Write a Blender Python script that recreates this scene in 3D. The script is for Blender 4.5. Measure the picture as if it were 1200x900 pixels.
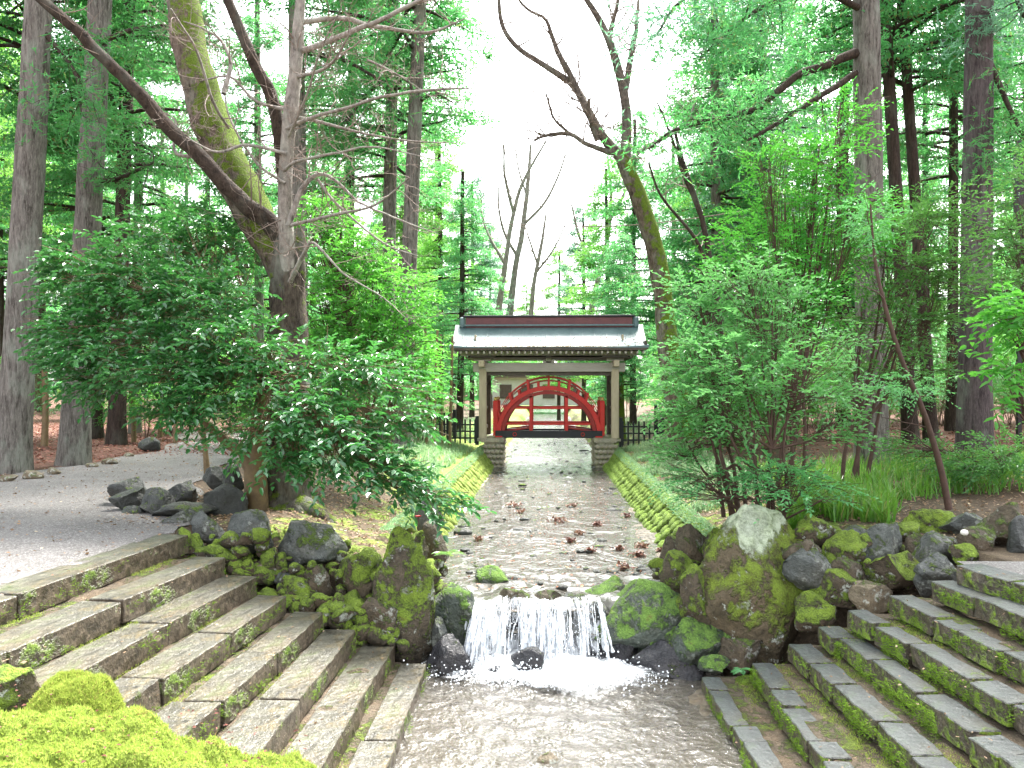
import bpy, bmesh, math, random
import numpy as np
from mathutils import Vector, Matrix
random.seed(7); rng = np.random.default_rng(7)
scn = bpy.context.scene
for o in list(bpy.data.objects): bpy.data.objects.remove(o)
C = scn.collection
# ------------------------------------------------------------------ camera, sky, sun
CH = 2.9; F = 950.0; YAW = math.atan(43/950)
cam = bpy.data.cameras.new('camera'); camo = bpy.data.objects.new('camera', cam); C.objects.link(camo)
camo.location = (0, 0, CH); camo.rotation_euler = (math.pi/2, 0, YAW)
cam.sensor_width = 36; cam.lens = F/1200*36; cam.shift_y = 5/1200; cam.clip_end = 1000; cam.clip_start = .1
scn.camera = camo
SUN_EL, SUN_AZ = 58, 20
w = bpy.data.worlds.new("World"); scn.world = w; w.use_nodes = True
nt = w.node_tree; bg = nt.nodes['Background']
sky = nt.nodes.new('ShaderNodeTexSky'); sky.sky_type = 'NISHITA'; sky.sun_disc = False
sky.sun_elevation = math.radians(SUN_EL); sky.sun_rotation = math.radians(SUN_AZ); sky.air_density = 1; sky.dust_density = 4; sky.ozone_density = 1
hs = nt.nodes.new('ShaderNodeHueSaturation'); hs.inputs['Saturation'].default_value = .22; hs.inputs['Value'].default_value = 1.0
nt.links.new(sky.outputs[0], hs.inputs['Color']); nt.links.new(hs.outputs[0], bg.inputs[0]); bg.inputs[1].default_value = .105
sl = bpy.data.lights.new('sun', 'SUN'); sl.energy = 2.1; sl.angle = math.radians(22); sl.color = (1, .96, .9)
so = bpy.data.objects.new('sun', sl); C.objects.link(so)
e, a = math.radians(SUN_EL), math.radians(SUN_AZ)
sd = Vector((math.sin(a)*math.cos(e), math.cos(a)*math.cos(e), math.sin(e)))
so.rotation_euler = sd.to_track_quat('Z', 'Y').to_euler(); so.location = (0, 0, 40)
scn.view_settings.view_transform = 'Standard'; scn.view_settings.look = 'None'; scn.view_settings.gamma = 1
scn.view_settings.exposure = 3.28
scn.render.resolution_x = 1024; scn.render.resolution_y = 768
scn.cycles.max_bounces = 8; scn.cycles.transparent_max_bounces = 16; scn.cycles.volume_bounces = 1
# ------------------------------------------------------------------ where things stand
cy, sy_ = math.cos(YAW), math.sin(YAW)
def W(px, py, d):
    X = (px-600)/F*d
    return np.array([X*cy - d*sy_, X*sy_ + d*cy, CH-(py-455)/F*d])
def G(px, py, z): return W(px, py, F*(CH-z)/(py-455))
def S(d): return d/F            # metres per photo pixel at depth d
# ------------------------------------------------------------------ numpy noise
_t = rng.random(4096)
def _h(i, j, k): return _t[(i*73 + j*179 + k*283 + (i*j) % 61*7 + (j*k) % 53*11) & 4095]
def noise(p, s=1.0, off=0.0):
    q = np.asarray(p, float)*s + off + 100.0
    i = np.floor(q).astype(int); f = q-i; f = f*f*(3-2*f)
    x, y, z = i[..., 0], i[..., 1], i[..., 2]; fx, fy, fz = f[..., 0], f[..., 1], f[..., 2]
    def L(a, b, t): return a+(b-a)*t
    r = L(L(L(_h(x, y, z), _h(x+1, y, z), fx), L(_h(x, y+1, z), _h(x+1, y+1, z), fx), fy),
          L(L(_h(x, y, z+1), _h(x+1, y, z+1), fx), L(_h(x, y+1, z+1), _h(x+1, y+1, z+1), fx), fy), fz)
    return r-.5
def fbm(p, s=1., o=4, off=0.):
    r = 0
    for k in range(o): r = r+noise(p, s*2**k, off+k*17.3)/2**k
    return r
def sm(a, b, t):
    t = np.clip((np.asarray(t, float)-a)/(b-a), 0, 1); return t*t*(3-2*t)
# ------------------------------------------------------------------ mesh building
class MB:
    def __init__(s): s.v = []; s.f = {3: [], 4: []}; s.n = 0; s.big = []
    def add(s, v, f):
        v = np.asarray(v, float).reshape(-1, 3); f = np.asarray(f, int)
        s.v.append(v); s.f[f.shape[1]].append(f+s.n); s.n += len(v)
    def poly(s, v, loop):
        v = np.asarray(v, float).reshape(-1, 3); s.v.append(v); s.big.append([i+s.n for i in loop]); s.n += len(v)
    def box(s, c, d, R=None):
        c = np.asarray(c, float); d = np.asarray(d, float)/2
        v = np.array([[x, y, z] for x in (-1, 1) for y in (-1, 1) for z in (-1, 1)])*d
        if R is not None: v = v@np.asarray(R).T
        s.add(v+c, [[0, 1, 3, 2], [4, 6, 7, 5], [0, 4, 5, 1], [2, 3, 7, 6], [0, 2, 6, 4], [1, 5, 7, 3]])
    def mesh(s, name, smooth=False):
        me = bpy.data.meshes.new(name)
        v = np.concatenate(s.v) if s.v else np.zeros((0, 3))
        loops = []; tot = []
        for k in (3, 4):
            if s.f[k]:
                a = np.concatenate(s.f[k]); loops.append(a.ravel()); tot.append(np.full(len(a), k))
        for b in s.big: loops.append(np.array(b)); tot.append(np.array([len(b)]))
        loops = np.concatenate(loops); tot = np.concatenate(tot); st = np.concatenate([[0], np.cumsum(tot)[:-1]])
        me.vertices.add(len(v)); me.vertices.foreach_set('co', v.ravel())
        me.loops.add(len(loops)); me.loops.foreach_set('vertex_index', loops.astype(np.int32))
        me.polygons.add(len(tot)); me.polygons.foreach_set('loop_start', st.astype(np.int32))
        me.polygons.foreach_set('use_smooth', np.full(len(tot), smooth))
        me.update(calc_edges=True); return me
    def obj(s, name, mat, parent=None, smooth=False, **k): return link(name, s.mesh(name, smooth), mat, parent, **k)
def link(name, me, mat=None, parent=None, loc=None, rot=None, label=None, kind=None):
    o = bpy.data.objects.new(name, me); C.objects.link(o)
    if mat is not None and not me.materials: me.materials.append(mat)
    if parent is not None: o.parent = parent
    if loc is not None: o.location = loc
    if rot is not None: o.rotation_euler = rot
    if label: o['label'] = label
    if kind: o['kind'] = kind
    return o
def thing(name, label, cat, loc=(0, 0, 0), rz=0, group=None):
    o = bpy.data.objects.new(name, None); C.objects.link(o); o.empty_display_size = .2
    o.location = loc; o.rotation_euler = (0, 0, rz); tag(o, label, cat, group); return o
def tag(o, label, cat, group=None, kind=None):
    o['label'] = label; o['category'] = cat
    if group: o['group'] = group
    if kind: o['kind'] = kind
    return o
def dup(root, loc, rz=0, sc=None, label=None, group=None):
    r = root.copy(); C.objects.link(r); r.location = loc; r.rotation_euler = (0, 0, rz)
    if sc is not None: r.scale = (sc,)*3 if np.isscalar(sc) else sc
    if label: r['label'] = label
    if group: r['group'] = group
    for ch in root.children:
        c = ch.copy(); C.objects.link(c); c.parent = r
        for g in ch.children:
            d = g.copy(); C.objects.link(d); d.parent = c
    return r
def bevel(o, wd=.01, seg=2):
    m = o.modifiers.new('bevel', 'BEVEL'); m.width = wd; m.segments = seg; m.limit_method = 'ANGLE'; return o
def spline(P, n=6):
    P = np.asarray(P, float); Q = np.vstack([2*P[0]-P[1], P, 2*P[-1]-P[-2]]); out = []
    for i in range(1, len(Q)-2):
        t = np.linspace(0, 1, n, endpoint=False)[:, None]
        a, b, c, d = Q[i-1], Q[i], Q[i+1], Q[i+2]
        out.append(.5*((2*b)+(-a+c)*t+(2*a-5*b+4*c-d)*t**2+(-a+3*b-3*c+d)*t**3))
    out.append(P[-1:]); return np.concatenate(out)
def tube(mb, pts, rad, sides=8, rough=0., cap=True):
    pts = np.asarray(pts, float); rad = np.asarray(rad, float); n = len(pts)
    T = np.gradient(pts, axis=0); T /= np.linalg.norm(T, axis=1)[:, None]+1e-9
    ref = np.array([0., 0, 1]) if abs(T[0][2]) < .8 else np.array([1., 0, 0])
    u = np.cross(T[0], ref); u /= np.linalg.norm(u)
    V = []; ang = np.linspace(0, 2*np.pi, sides, endpoint=False)
    for i in range(n):
        u = u-T[i]*np.dot(u, T[i]); u /= np.linalg.norm(u)+1e-9; v = np.cross(T[i], u)
        V.append(pts[i]+(np.cos(ang)[:, None]*u+np.sin(ang)[:, None]*v)*rad[i])
    V = np.array(V)
    if rough:
        c = pts[:, None, :]; nn = fbm(V*np.array([1, 1, .35]), 7., 3)
        V = c+(V-c)*(1+rough*nn[..., None]*2)
    i, j = np.meshgrid(np.arange(n-1), np.arange(sides), indexing='ij'); j2 = (j+1) % sides
    f = np.stack([i*sides+j, i*sides+j2, (i+1)*sides+j2, (i+1)*sides+j], -1).reshape(-1, 4)
    mb.add(V.reshape(-1, 3), f)
    if cap: mb.poly(V[-1], list(range(sides)))
def norm(a): return a/(np.linalg.norm(a, axis=-1, keepdims=True)+1e-9)
def rdir(n):
    return norm(rng.normal(size=(n, 3)))
def leaves(mb, P, D, U, L, Wd, oval=True, fold=.25, curl=.12):
    """flat list of folded leaves: P base, D direction, U up side"""
    P = np.asarray(P); D = norm(D); R = norm(np.cross(D, U)); U = np.cross(R, D); n = len(P)
    L = np.broadcast_to(np.asarray(L, float), (n,))[:, None]; Wd = np.broadcast_to(np.asarray(Wd, float), (n,))[:, None]
    b = P; t = P+D*L-U*L*curl
    if oval:
        l1 = P+D*L*.28+R*Wd*.43+U*Wd*fold; l2 = P+D*L*.68+R*Wd*.40+U*Wd*fold-U*L*curl*.4
        r1 = P+D*L*.28-R*Wd*.43+U*Wd*fold; r2 = P+D*L*.68-R*Wd*.40+U*Wd*fold-U*L*curl*.4
        V = np.stack([b, l1, l2, t, r2, r1], 1).reshape(-1, 3); k = np.arange(n)[:, None]*6
        mb.add(V, np.concatenate([k+np.array([0, 1, 2, 3]), k+np.array([0, 3, 4, 5])]))
    else:
        l = P+D*L*.45+R*Wd*.5+U*Wd*fold; r = P+D*L*.45-R*Wd*.5+U*Wd*fold
        V = np.stack([b, l, t, r], 1).reshape(-1, 3); k = np.arange(n)[:, None]*4
        mb.add(V, np.concatenate([k+np.array([0, 1, 2]), k+np.array([0, 2, 3])]))
def blades(mb, P, D, L, Wd, U=None):
    n = len(P); D = norm(D); U = rdir(n) if U is None else U
    R = norm(np.cross(D, U)); L = np.broadcast_to(np.asarray(L, float), (n,))[:, None]; Wd = np.broadcast_to(np.asarray(Wd, float), (n,))[:, None]
    V = np.stack([P-R*Wd*.5, P+R*Wd*.5, P+D*L], 1).reshape(-1, 3); k = np.arange(n)[:, None]*3
    mb.add(V, k+np.array([0, 1, 2]))
# icosphere template
def ico(sub):
    bm = bmesh.new(); bmesh.ops.create_icosphere(bm, subdivisions=sub, radius=1)
    v = np.array([x.co[:] for x in bm.verts]); f = np.array([[a.index for a in q.verts] for q in bm.faces]); bm.free(); return v, f
ICO = {k: ico(k) for k in (1, 2, 3, 4, 5)}
def rock(dim, seed, sub=4, cuts=11, rough=.05, tight=(.55, .85), lump=.12, fine=.02, foot=0.):
    r = np.random.default_rng(seed); v, f = ICO[sub]; v = v.copy()
    v = v*(1+lump*2*fbm(v, 1.1, 2, seed)[:, None])
    for _ in range(cuts):
        n = norm(r.normal(size=3)); d = r.uniform(*tight); k = np.maximum(0, v@n-d); v = v-k[:, None]*n*.97
    v = v/np.abs(v).max(0); v[:, :2] *= (1-foot*v[:, 2:3])
    v = v+norm(v)*(rough*fbm(v, 2.6, 4, seed*1.7))[:, None]*2
    v = v*np.asarray(dim)/2
    if fine: v = v+norm(v)*(fine*noise(v, 16., seed))[:, None]+norm(v)*(fine*.6*noise(v, 36., seed))[:, None]
    m = MB(); m.add(v, f); return m
HAZE = 0
# ------------------------------------------------------------------ materials
class NT:
    def __init__(s, name):
        s.m = bpy.data.materials.new(name); s.m.use_nodes = True; s.t = s.m.node_tree; s.n = s.t.nodes; s.n.clear()
        s.out = s.n.new('ShaderNodeOutputMaterial')
        s.co = s.n.new('ShaderNodeTexCoord'); s.geo = s.n.new('ShaderNodeNewGeometry'); s.inf = s.n.new('ShaderNodeObjectInfo')
    def put(s, sock, v):
        if isinstance(v, bpy.types.NodeSocket): s.t.links.new(v, sock)
        elif v is not None:
            if hasattr(sock, 'default_value') and not np.isscalar(v) and len(v) == 3 and sock.type == 'RGBA': v = (*v, 1)
            sock.default_value = v
    def noise(s, scale, detail=4, rough=.6, stretch=None, vec=None, dist=0.):
        v = vec or s.co.outputs['Object']
        if stretch:
            mp = s.n.new('ShaderNodeMapping'); s.put(mp.inputs['Vector'], v); mp.inputs['Scale'].default_value = stretch; v = mp.outputs[0]
        t = s.n.new('ShaderNodeTexNoise'); s.put(t.inputs['Vector'], v); t.inputs['Scale'].default_value = scale
        t.inputs['Detail'].default_value = detail; t.inputs['Roughness'].default_value = rough; t.inputs['Distortion'].default_value = dist
        return t.outputs[0]
    def voro(s, scale, feature='F1', stretch=None):
        v = s.co.outputs['Object']
        if stretch:
            mp = s.n.new('ShaderNodeMapping'); s.put(mp.inputs['Vector'], v); mp.inputs['Scale'].default_value = stretch; v = mp.outputs[0]
        t = s.n.new('ShaderNodeTexVoronoi'); t.feature = feature; s.put(t.inputs['Vector'], v); t.inputs['Scale'].default_value = scale; return t.outputs
    def math(s, op, a, b=0., clamp=False):
        t = s.n.new('ShaderNodeMath'); t.operation = op; t.use_clamp = clamp; s.put(t.inputs[0], a); s.put(t.inputs[1], b); return t.outputs[0]
    def rng(s, v, a, b, c=0., d=1.):
        t = s.n.new('ShaderNodeMapRange'); s.put(t.inputs[0], v)
        for i, x in enumerate((a, b, c, d)): t.inputs[i+1].default_value = x
        return t.outputs[0]
    def mix(s, f, a, b):
        t = s.n.new('ShaderNodeMix'); t.data_type = 'RGBA'; s.put(t.inputs[0], f); s.put(t.inputs[6], a); s.put(t.inputs[7], b); return t.outputs[2]
    def bump(s, h, st=.3, dist=.02, nrm=None):
        t = s.n.new('ShaderNodeBump'); t.inputs['Strength'].default_value = st; t.inputs['Distance'].default_value = dist; s.put(t.inputs['Height'], h)
        if nrm: s.put(t.inputs['Normal'], nrm)
        return t.outputs[0]
    def nz(s):
        t = s.n.new('ShaderNodeSeparateXYZ'); s.put(t.inputs[0], s.geo.outputs['Normal']); return t.outputs
    def bsdf(s, col, rough=.7, nrm=None, spec=.5, metal=0., trans=0., **k):
        p = s.n.new('ShaderNodeBsdfPrincipled'); s.put(p.inputs['Base Color'], col); s.put(p.inputs['Roughness'], rough)
        p.inputs['Specular IOR Level'].default_value = spec; p.inputs['Metallic'].default_value = metal
        if nrm: s.put(p.inputs['Normal'], nrm)
        return p.outputs[0]
    def mixs(s, f, a, b):
        t = s.n.new('ShaderNodeMixShader'); s.put(t.inputs[0], f); s.put(t.inputs[1], a); s.put(t.inputs[2], b); return t.outputs[0]
    def done(s, sh): s.put(s.out.inputs[0], sh); return s.m
def m_plain(name, c1, c2=None, scale=6, rough=.7, bump=.15, stretch=None, spec=.4, metal=0.):
    n = NT(name); f = n.noise(scale, 5, .65, stretch); g = n.noise(scale*7, 3, .6, stretch)
    col = n.mix(n.rng(f, .3, .7), c1, c2 or tuple(x*.6 for x in c1)); col = n.mix(n.rng(g, .35, .75, 0, .35), col, tuple(x*.5 for x in c1))
    return n.done(n.bsdf(col, rough, n.bump(n.math('ADD', f, g), bump, .01), spec, metal))
def m_stone(name, c1, c2, moss=(.13, .2, .02), moss2=(.05, .09, .012), amt=.5, rough=.75, scale=5, bump=.5, side=0., lichen=0., top=1.0, spec=.5, face=0., stain=0., crown=0.):
    """stone with moss that settles on upward faces (top) or on upright faces (side)"""
    n = NT(name); a = n.noise(scale, 6, .7); b = n.noise(scale*5, 4, .7); c = n.noise(scale*.35, 3); big = n.noise(scale*.6, 5, .7, dist=.4)
    col = n.mix(n.rng(a, .32, .68), c1, c2); col = n.mix(n.rng(b, .5, .72, 0, .6), col, tuple(x*1.7 for x in c1)); col = n.mix(n.rng(b, .42, .3, 0, .7), col, tuple(x*.35 for x in c2))
    col = n.mix(n.rng(c, .5, .75, 0, .45), col, (c1[0]*1.3, c1[1]*1.0, c1[2]*.7))
    h = n.math('ADD', n.math('MULTIPLY', a, 1.2), b); rg = n.math('ADD', rough-.1, n.math('MULTIPLY', a, .25))
    if stain:
        s1 = n.noise(2.3, 6, .75, (1, .6, 1), dist=.8); s2 = n.noise(4.1, 6, .8, (1, .5, 1), dist=.5)
        col = n.mix(n.rng(s1, .5, .64, 0, stain), col, tuple(x*.38 for x in c2)); col = n.mix(n.rng(s2, .54, .66, 0, stain*.8), col, (c1[0]*1.25, c1[1]*1.0, c1[2]*.6)); col = n.mix(n.rng(s1, .46, .36, 0, stain*.7), col, (c1[0]*.75, c1[1]*1.05, c1[2]*.5))
    if lichen: col = n.mix(n.math('MULTIPLY', n.rng(n.noise(scale*.9, 5, .75), .56, .62), lichen), col, (.62, .66, .58))
    cr = None
    if crown:
        sx = n.n.new('ShaderNodeSeparateXYZ'); n.put(sx.inputs[0], n.co.outputs['Object']); cr = n.math('ADD', n.math('ADD', sx.outputs[2], n.math('MULTIPLY', n.math('SUBTRACT', n.noise(3.4, 6, .75), .5), 1.1)), n.math('MULTIPLY', n.math('ABSOLUTE', n.math('ADD', sx.outputs[0], .08)), -1.)); cr = n.rng(cr, crown, crown+.1)
        col = n.mix(cr, col, n.mix(n.rng(b, .35, .6), (.17, .2, .13), (.42, .46, .36)))
    nz = n.nz()[2]
    if side: q = n.rng(n.math('ABSOLUTE', nz), 0., .7, side, top)
    else: q = n.rng(nz, -.5, .8, 0., top)
    f = n.math('ADD', n.math('MULTIPLY', q, .8), n.math('MULTIPLY', n.math('SUBTRACT', big, .5), 2.6))
    f = n.math('ADD', f, n.math('MULTIPLY', n.math('SUBTRACT', b, .5), 1.2))
    f = n.rng(f, 1.02-amt, 1.3-amt)
    if cr: f = n.math('MULTIPLY', f, n.math('SUBTRACT', 1., n.math('MULTIPLY', cr, .85)))
    if face: col = n.mix(n.rng(n.math('ABSOLUTE', nz), .45, .75, face, 0), col, n.mix(n.rng(b, .35, .65), (.035, .028, .02), (.13, .1, .07)))  # darkens upright faces: shade under top light painted in, with brown dirt
    mn = n.noise(60, 3, .7); m3 = n.noise(9, 3, .6)
    mc = n.mix(n.rng(m3, .3, .7), moss2, moss); mc = n.mix(n.rng(mn, .4, .75, 0, .55), mc, tuple(min(1, x*1.9) for x in moss)); mc = n.mix(n.rng(m3, .62, .72, 0, .6), mc, (.12, .07, .025))
    colr = n.mix(f, col, mc)
    hh = n.math('ADD', h, n.math('MULTIPLY', f, n.math('ADD', .7, n.math('MULTIPLY', mn, 1.6))))
    return n.done(n.bsdf(colr, n.math('MAXIMUM', rg, n.math('MULTIPLY', f, .95)), n.bump(hh, bump, .04), spec))
def m_moss(name, c1, c2, scale=8, bump=.9, fine=70, dead=.0):
    n = NT(name); a = n.noise(scale, 4, .65); b = n.noise(fine, 4, .75); v = n.voro(fine*.9)[0]
    col = n.mix(n.rng(a, .35, .65), c1, c2); col = n.mix(n.rng(v, .1, .65, 0, .75), col, tuple(x*.45 for x in c2)); col = n.mix(n.rng(b, .5, .75, 0, .6), col, tuple(min(1, x*1.5) for x in c1))
    if dead: col = n.mix(n.rng(n.noise(scale*1.7, 4), .62, .7, 0, dead), col, (.2, .12, .04))
    return n.done(n.bsdf(col, .95, n.bump(n.math('SUBTRACT', n.math('MULTIPLY', b, 1.3), v), bump, .02), .2))
def m_bark(name, c1, c2, stretch=(1, 1, .14), scale=16, moss=0., mossc=(.16, .24, .02), bump=.9, lichen=.3, side=(0, 0)):
    n = NT(name); a = n.noise(scale, 6, .75, stretch, dist=.3); b = n.noise(3, 4, .6, (1, 1, .5)); v = n.noise(scale*3, 4, .7, (1, 1, .2))
    col = n.mix(n.rng(a, .38, .62), c2, c1); col = n.mix(n.rng(v, .5, .75, 0, .6), col, tuple(min(1, x*1.8) for x in c1)); col = n.mix(n.rng(a, .42, .3, 0, .8), col, tuple(x*.3 for x in c2))
    if lichen: col = n.mix(n.rng(b, .5, .66, 0, lichen), col, (.3, .34, .28))
    h = n.math('ADD', a, n.math('MULTIPLY', v, .5))
    if moss:
        s = n.nz(); f = n.math('ADD', n.math('MULTIPLY', n.noise(5, 5, .7), 2), n.math('MULTIPLY', s[2], .25)); f = n.math('ADD', f, n.math('MULTIPLY', s[0], side[0]))
        f = n.rng(f, 1.5-moss, 1.7-moss); mn = n.noise(50, 3, .7)
        col = n.mix(f, col, n.mix(n.rng(mn, .35, .7), tuple(x*.45 for x in mossc), mossc)); h = n.math('ADD', h, n.math('MULTIPLY', f, mn))
    return n.done(n.bsdf(col, .9, n.bump(h, bump, .04), .25))
def m_leaf(name, c1, c2, rough=.45, trans=.35, spec=.5, c3=None, tc=None):
    n = NT(name); r = n.geo.outputs['Random Per Island']
    col = n.mix(r, c1, c2)
    if c3: col = n.mix(n.rng(n.math('FRACT', n.math('MULTIPLY', r, 37.3)), .9, .96), col, c3)
    hv = n.n.new('ShaderNodeHueSaturation'); n.put(hv.inputs['Hue'], n.rng(n.inf.outputs['Random'], 0, 1, .485, .515)); n.put(hv.inputs['Value'], n.rng(n.inf.outputs['Random'], 0, 1, .8, 1.2)); n.put(hv.inputs['Color'], col); col = hv.outputs[0]
    p = n.bsdf(col, rough, None, spec); t = n.n.new('ShaderNodeBsdfTranslucent')
    n.put(t.inputs[0], n.mix(.5, col, tc or tuple(min(1, x*2.0) for x in c1)))
    return n.done(n.mixs(trans, p, t.outputs[0]))
def m_water(name, tint, density, rough=.04, sc=3.0, st=.35, stretch=(1, 1, 1), foam=0., bodyc=(.17, .13, .085)):
    n = NT(name); a = n.noise(sc, 3, .6, stretch, dist=.6); b = n.noise(sc*3.2, 3, .6, stretch); h = n.math('ADD', a, n.math('MULTIPLY', b, .35))
    nr = n.bump(h, st, .06); fr = n.n.new('ShaderNodeFresnel'); fr.inputs[0].default_value = 1.33; n.put(fr.inputs['Normal'], nr)
    gl = n.n.new('ShaderNodeBsdfGlossy'); gl.inputs['Roughness'].default_value = rough; n.put(gl.inputs['Normal'], nr)
    tr = n.n.new('ShaderNodeBsdfTransparent'); n.put(tr.inputs[0], tint)
    body = n.mixs(density, tr.outputs[0], n.bsdf(bodyc, .4, nr))
    sh = n.mixs(fr.outputs[0], body, gl.outputs[0])
    if foam:
        f = n.rng(n.noise(sc*1.4, 6, .8, stretch, dist=1.), .6, .72, 0, foam); sh = n.mixs(f, sh, n.bsdf((.8, .83, .85), .5))
    return n.done(sh)
M = {}
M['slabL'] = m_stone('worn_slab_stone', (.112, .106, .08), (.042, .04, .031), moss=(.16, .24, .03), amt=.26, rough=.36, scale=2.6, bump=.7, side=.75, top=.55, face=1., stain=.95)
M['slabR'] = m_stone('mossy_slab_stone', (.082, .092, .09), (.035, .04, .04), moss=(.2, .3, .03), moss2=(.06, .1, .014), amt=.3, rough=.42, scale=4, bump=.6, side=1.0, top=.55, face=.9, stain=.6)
M['rockdark'] = m_stone('dark_wet_rock', (.035, .038, .035), (.015, .018, .016), amt=.2, rough=.4, bump=.8)
M['rockgrey'] = m_stone('grey_rock', (.1, .108, .1), (.035, .04, .038), amt=.32, rough=.5, bump=1., lichen=.3)
M['rockbrown'] = m_stone('brown_rock', (.11, .085, .055), (.035, .028, .018), amt=.42, rough=.75, bump=1., lichen=.4)
M['rockmoss'] = m_stone('mossy_rock', (.11, .085, .055), (.03, .024, .015), moss=(.22, .32, .03), moss2=(.07, .11, .014), amt=.74, rough=.85, bump=1., lichen=.7)
M['rockgreen'] = m_stone('stream_moss_rock', (.08, .1, .08), (.02, .027, .022), moss=(.15, .27, .04), moss2=(.04, .09, .018), amt=.62, rough=.35, bump=.9, lichen=.3)
M['rockwet'] = m_stone('black_wet_rock', (.028, .028, .032), (.009, .009, .012), amt=.05, rough=.18, bump=.8)
M['rocktan'] = m_stone('tan_rock', (.2, .165, .105), (.09, .07, .05), amt=.25, rough=.7, bump=.9, lichen=.5)
M['bigrock'] = m_stone('lichen_crowned_moss_rock', (.13, .1, .06), (.05, .04, .022), moss=(.22, .32, .03), moss2=(.1, .1, .016), amt=.74, rough=.9, bump=1., lichen=1., scale=2.6, crown=.3)
M['wallmoss'] = m_stone('mossed_wall_stone', (.08, .075, .05), (.03, .03, .018), moss=(.22, .34, .045), moss2=(.08, .14, .018), amt=1.0, rough=.9, bump=1., scale=7)
M['wallmossL'] = m_stone('yellow_moss_wall_stone', (.09, .08, .05), (.04, .035, .02), moss=(.28, .37, .06), moss2=(.12, .18, .025), amt=1.05, rough=.9, bump=1., scale=7)
M['pier'] = m_stone('pier_stone', (.36, .33, .26), (.2, .18, .14), amt=.25, rough=.85, bump=.5, scale=7, side=.4)
M['moss'] = m_moss('bright_moss', (.31, .39, .07), (.15, .22, .028), scale=4, dead=.9)
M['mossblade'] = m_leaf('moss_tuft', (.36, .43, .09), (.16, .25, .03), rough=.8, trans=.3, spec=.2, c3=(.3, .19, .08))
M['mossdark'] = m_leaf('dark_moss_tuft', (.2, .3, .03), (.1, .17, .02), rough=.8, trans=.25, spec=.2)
M['bed'] = m_stone('gravelly_tread_soil', (.15, .115, .075), (.07, .052, .035), moss=(.18, .24, .03), moss2=(.08, .12, .02), amt=.5, rough=.85, scale=7, bump=1., top=.6)
M['cedar'] = m_bark('grey_cedar_bark', (.19, .175, .155), (.06, .052, .044), lichen=.4)
M['cedard'] = m_bark('dark_cedar_bark', (.055, .038, .03), (.02, .014, .011), lichen=.1)
M['cedarp'] = m_bark('wet_violet_cedar_bark', (.1, .08, .08), (.035, .027, .028), lichen=.3)
M['oak'] = m_bark('old_rough_bark', (.085, .067, .05), (.024, .018, .013), (1, 1, .35), 13, moss=.34, bump=1.)
M['oakmoss'] = m_bark('mossed_bark', (.15, .115, .085), (.045, .033, .025), (1, 1, .5), 12, moss=.62, mossc=(.17, .26, .025), bump=1., side=(.25, 0))
M['limb'] = m_bark('dark_limb_bark', (.06, .043, .032), (.022, .016, .012), (1, 1, 1), 14, moss=.1, lichen=.12)
M['pale'] = m_bark('pale_smooth_bark', (.27, .245, .215), (.12, .105, .09), (1, 1, .5), 10, moss=.12, bump=.5, lichen=.3)
M['limbgrey'] = m_bark('grey_limb_bark', (.15, .125, .105), (.06, .048, .04), (1, 1, 1), 14, moss=.22, lichen=.35)
M['twig'] = m_plain('bare_twig', (.26, .2, .16), (.12, .09, .075), 12, .8)
M['stem'] = m_plain('brown_stem', (.1, .055, .04), (.05, .028, .02), 14, .75, .3)
M['stemy'] = m_plain('ochre_stem', (.2, .14, .065), (.1, .065, .035), 10, .7, .3)
M['camellia'] = m_leaf('glossy_leaf', (.06, .22, .07), (.025, .12, .04), rough=.3, trans=.28, spec=1., tc=(.16, .6, .09))
M['green'] = m_leaf('bright_leaf', (.08, .32, .05), (.04, .2, .03), rough=.33, trans=.5, spec=.6, tc=(.24, .72, .07))
M['palegreen'] = m_leaf('pale_leaf', (.13, .38, .13), (.06, .26, .08), rough=.3, trans=.45, spec=.9, tc=(.3, .75, .2))
M['dgreen'] = m_leaf('shade_leaf', (.09, .24, .06), (.05, .15, .04), rough=.35, trans=.45, tc=(.2, .5, .08))
M['needle'] = m_leaf('cedar_needles', (.07, .26, .08), (.03, .16, .05), rough=.5, trans=.5, c3=(.2, .1, .04), tc=(.18, .62, .15))
M['needleb'] = m_leaf('bluish_needles', (.1, .24, .14), (.06, .17, .1), rough=.5, trans=.5, tc=(.25, .55, .3))
M['needley'] = m_leaf('light_needles', (.12, .33, .055), (.07, .23, .04), rough=.5, trans=.5, tc=(.3, .7, .1))
M['grass'] = m_leaf('strap_grass', (.13, .32, .045), (.07, .2, .03), rough=.35, trans=.4, c3=(.35, .3, .12), tc=(.3, .6, .07))
M['mondo'] = m_leaf('pale_grass', (.2, .34, .17), (.12, .24, .1), rough=.5, trans=.35, c3=(.4, .4, .2))
M['litter'] = m_leaf('fallen_leaf', (.3, .2, .11), (.13, .075, .045), rough=.7, trans=.15, c3=(.55, .45, .3))
M['litterred'] = m_leaf('rusty_fallen_leaf', (.25, .1, .06), (.12, .05, .035), rough=.75, trans=.15, c3=(.4, .22, .12))
M['maple'] = m_leaf('wet_red_leaf', (.2, .09, .06), (.11, .05, .035), rough=.4, trans=.1, c3=(.28, .18, .1))
M['blossom'] = m_plain('red_petal', (.6, .02, .03), (.45, .01, .02), 9, .5)
M['white'] = m_plain('white_petal', (.75, .72, .68), (.6, .56, .5), 9, .5)
M['copper'] = m_plain('verdigris_copper', (.15, .215, .225), (.08, .13, .145), 2.5, .5, .15, metal=.0, spec=.4)
M['ridge'] = m_plain('maroon_ridge_board', (.17, .055, .06), (.1, .035, .04), 5, .5)
M['darkwood'] = m_plain('dark_timber', (.1, .075, .06), (.05, .037, .03), 5, .7, stretch=(1, 1, 1))
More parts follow.
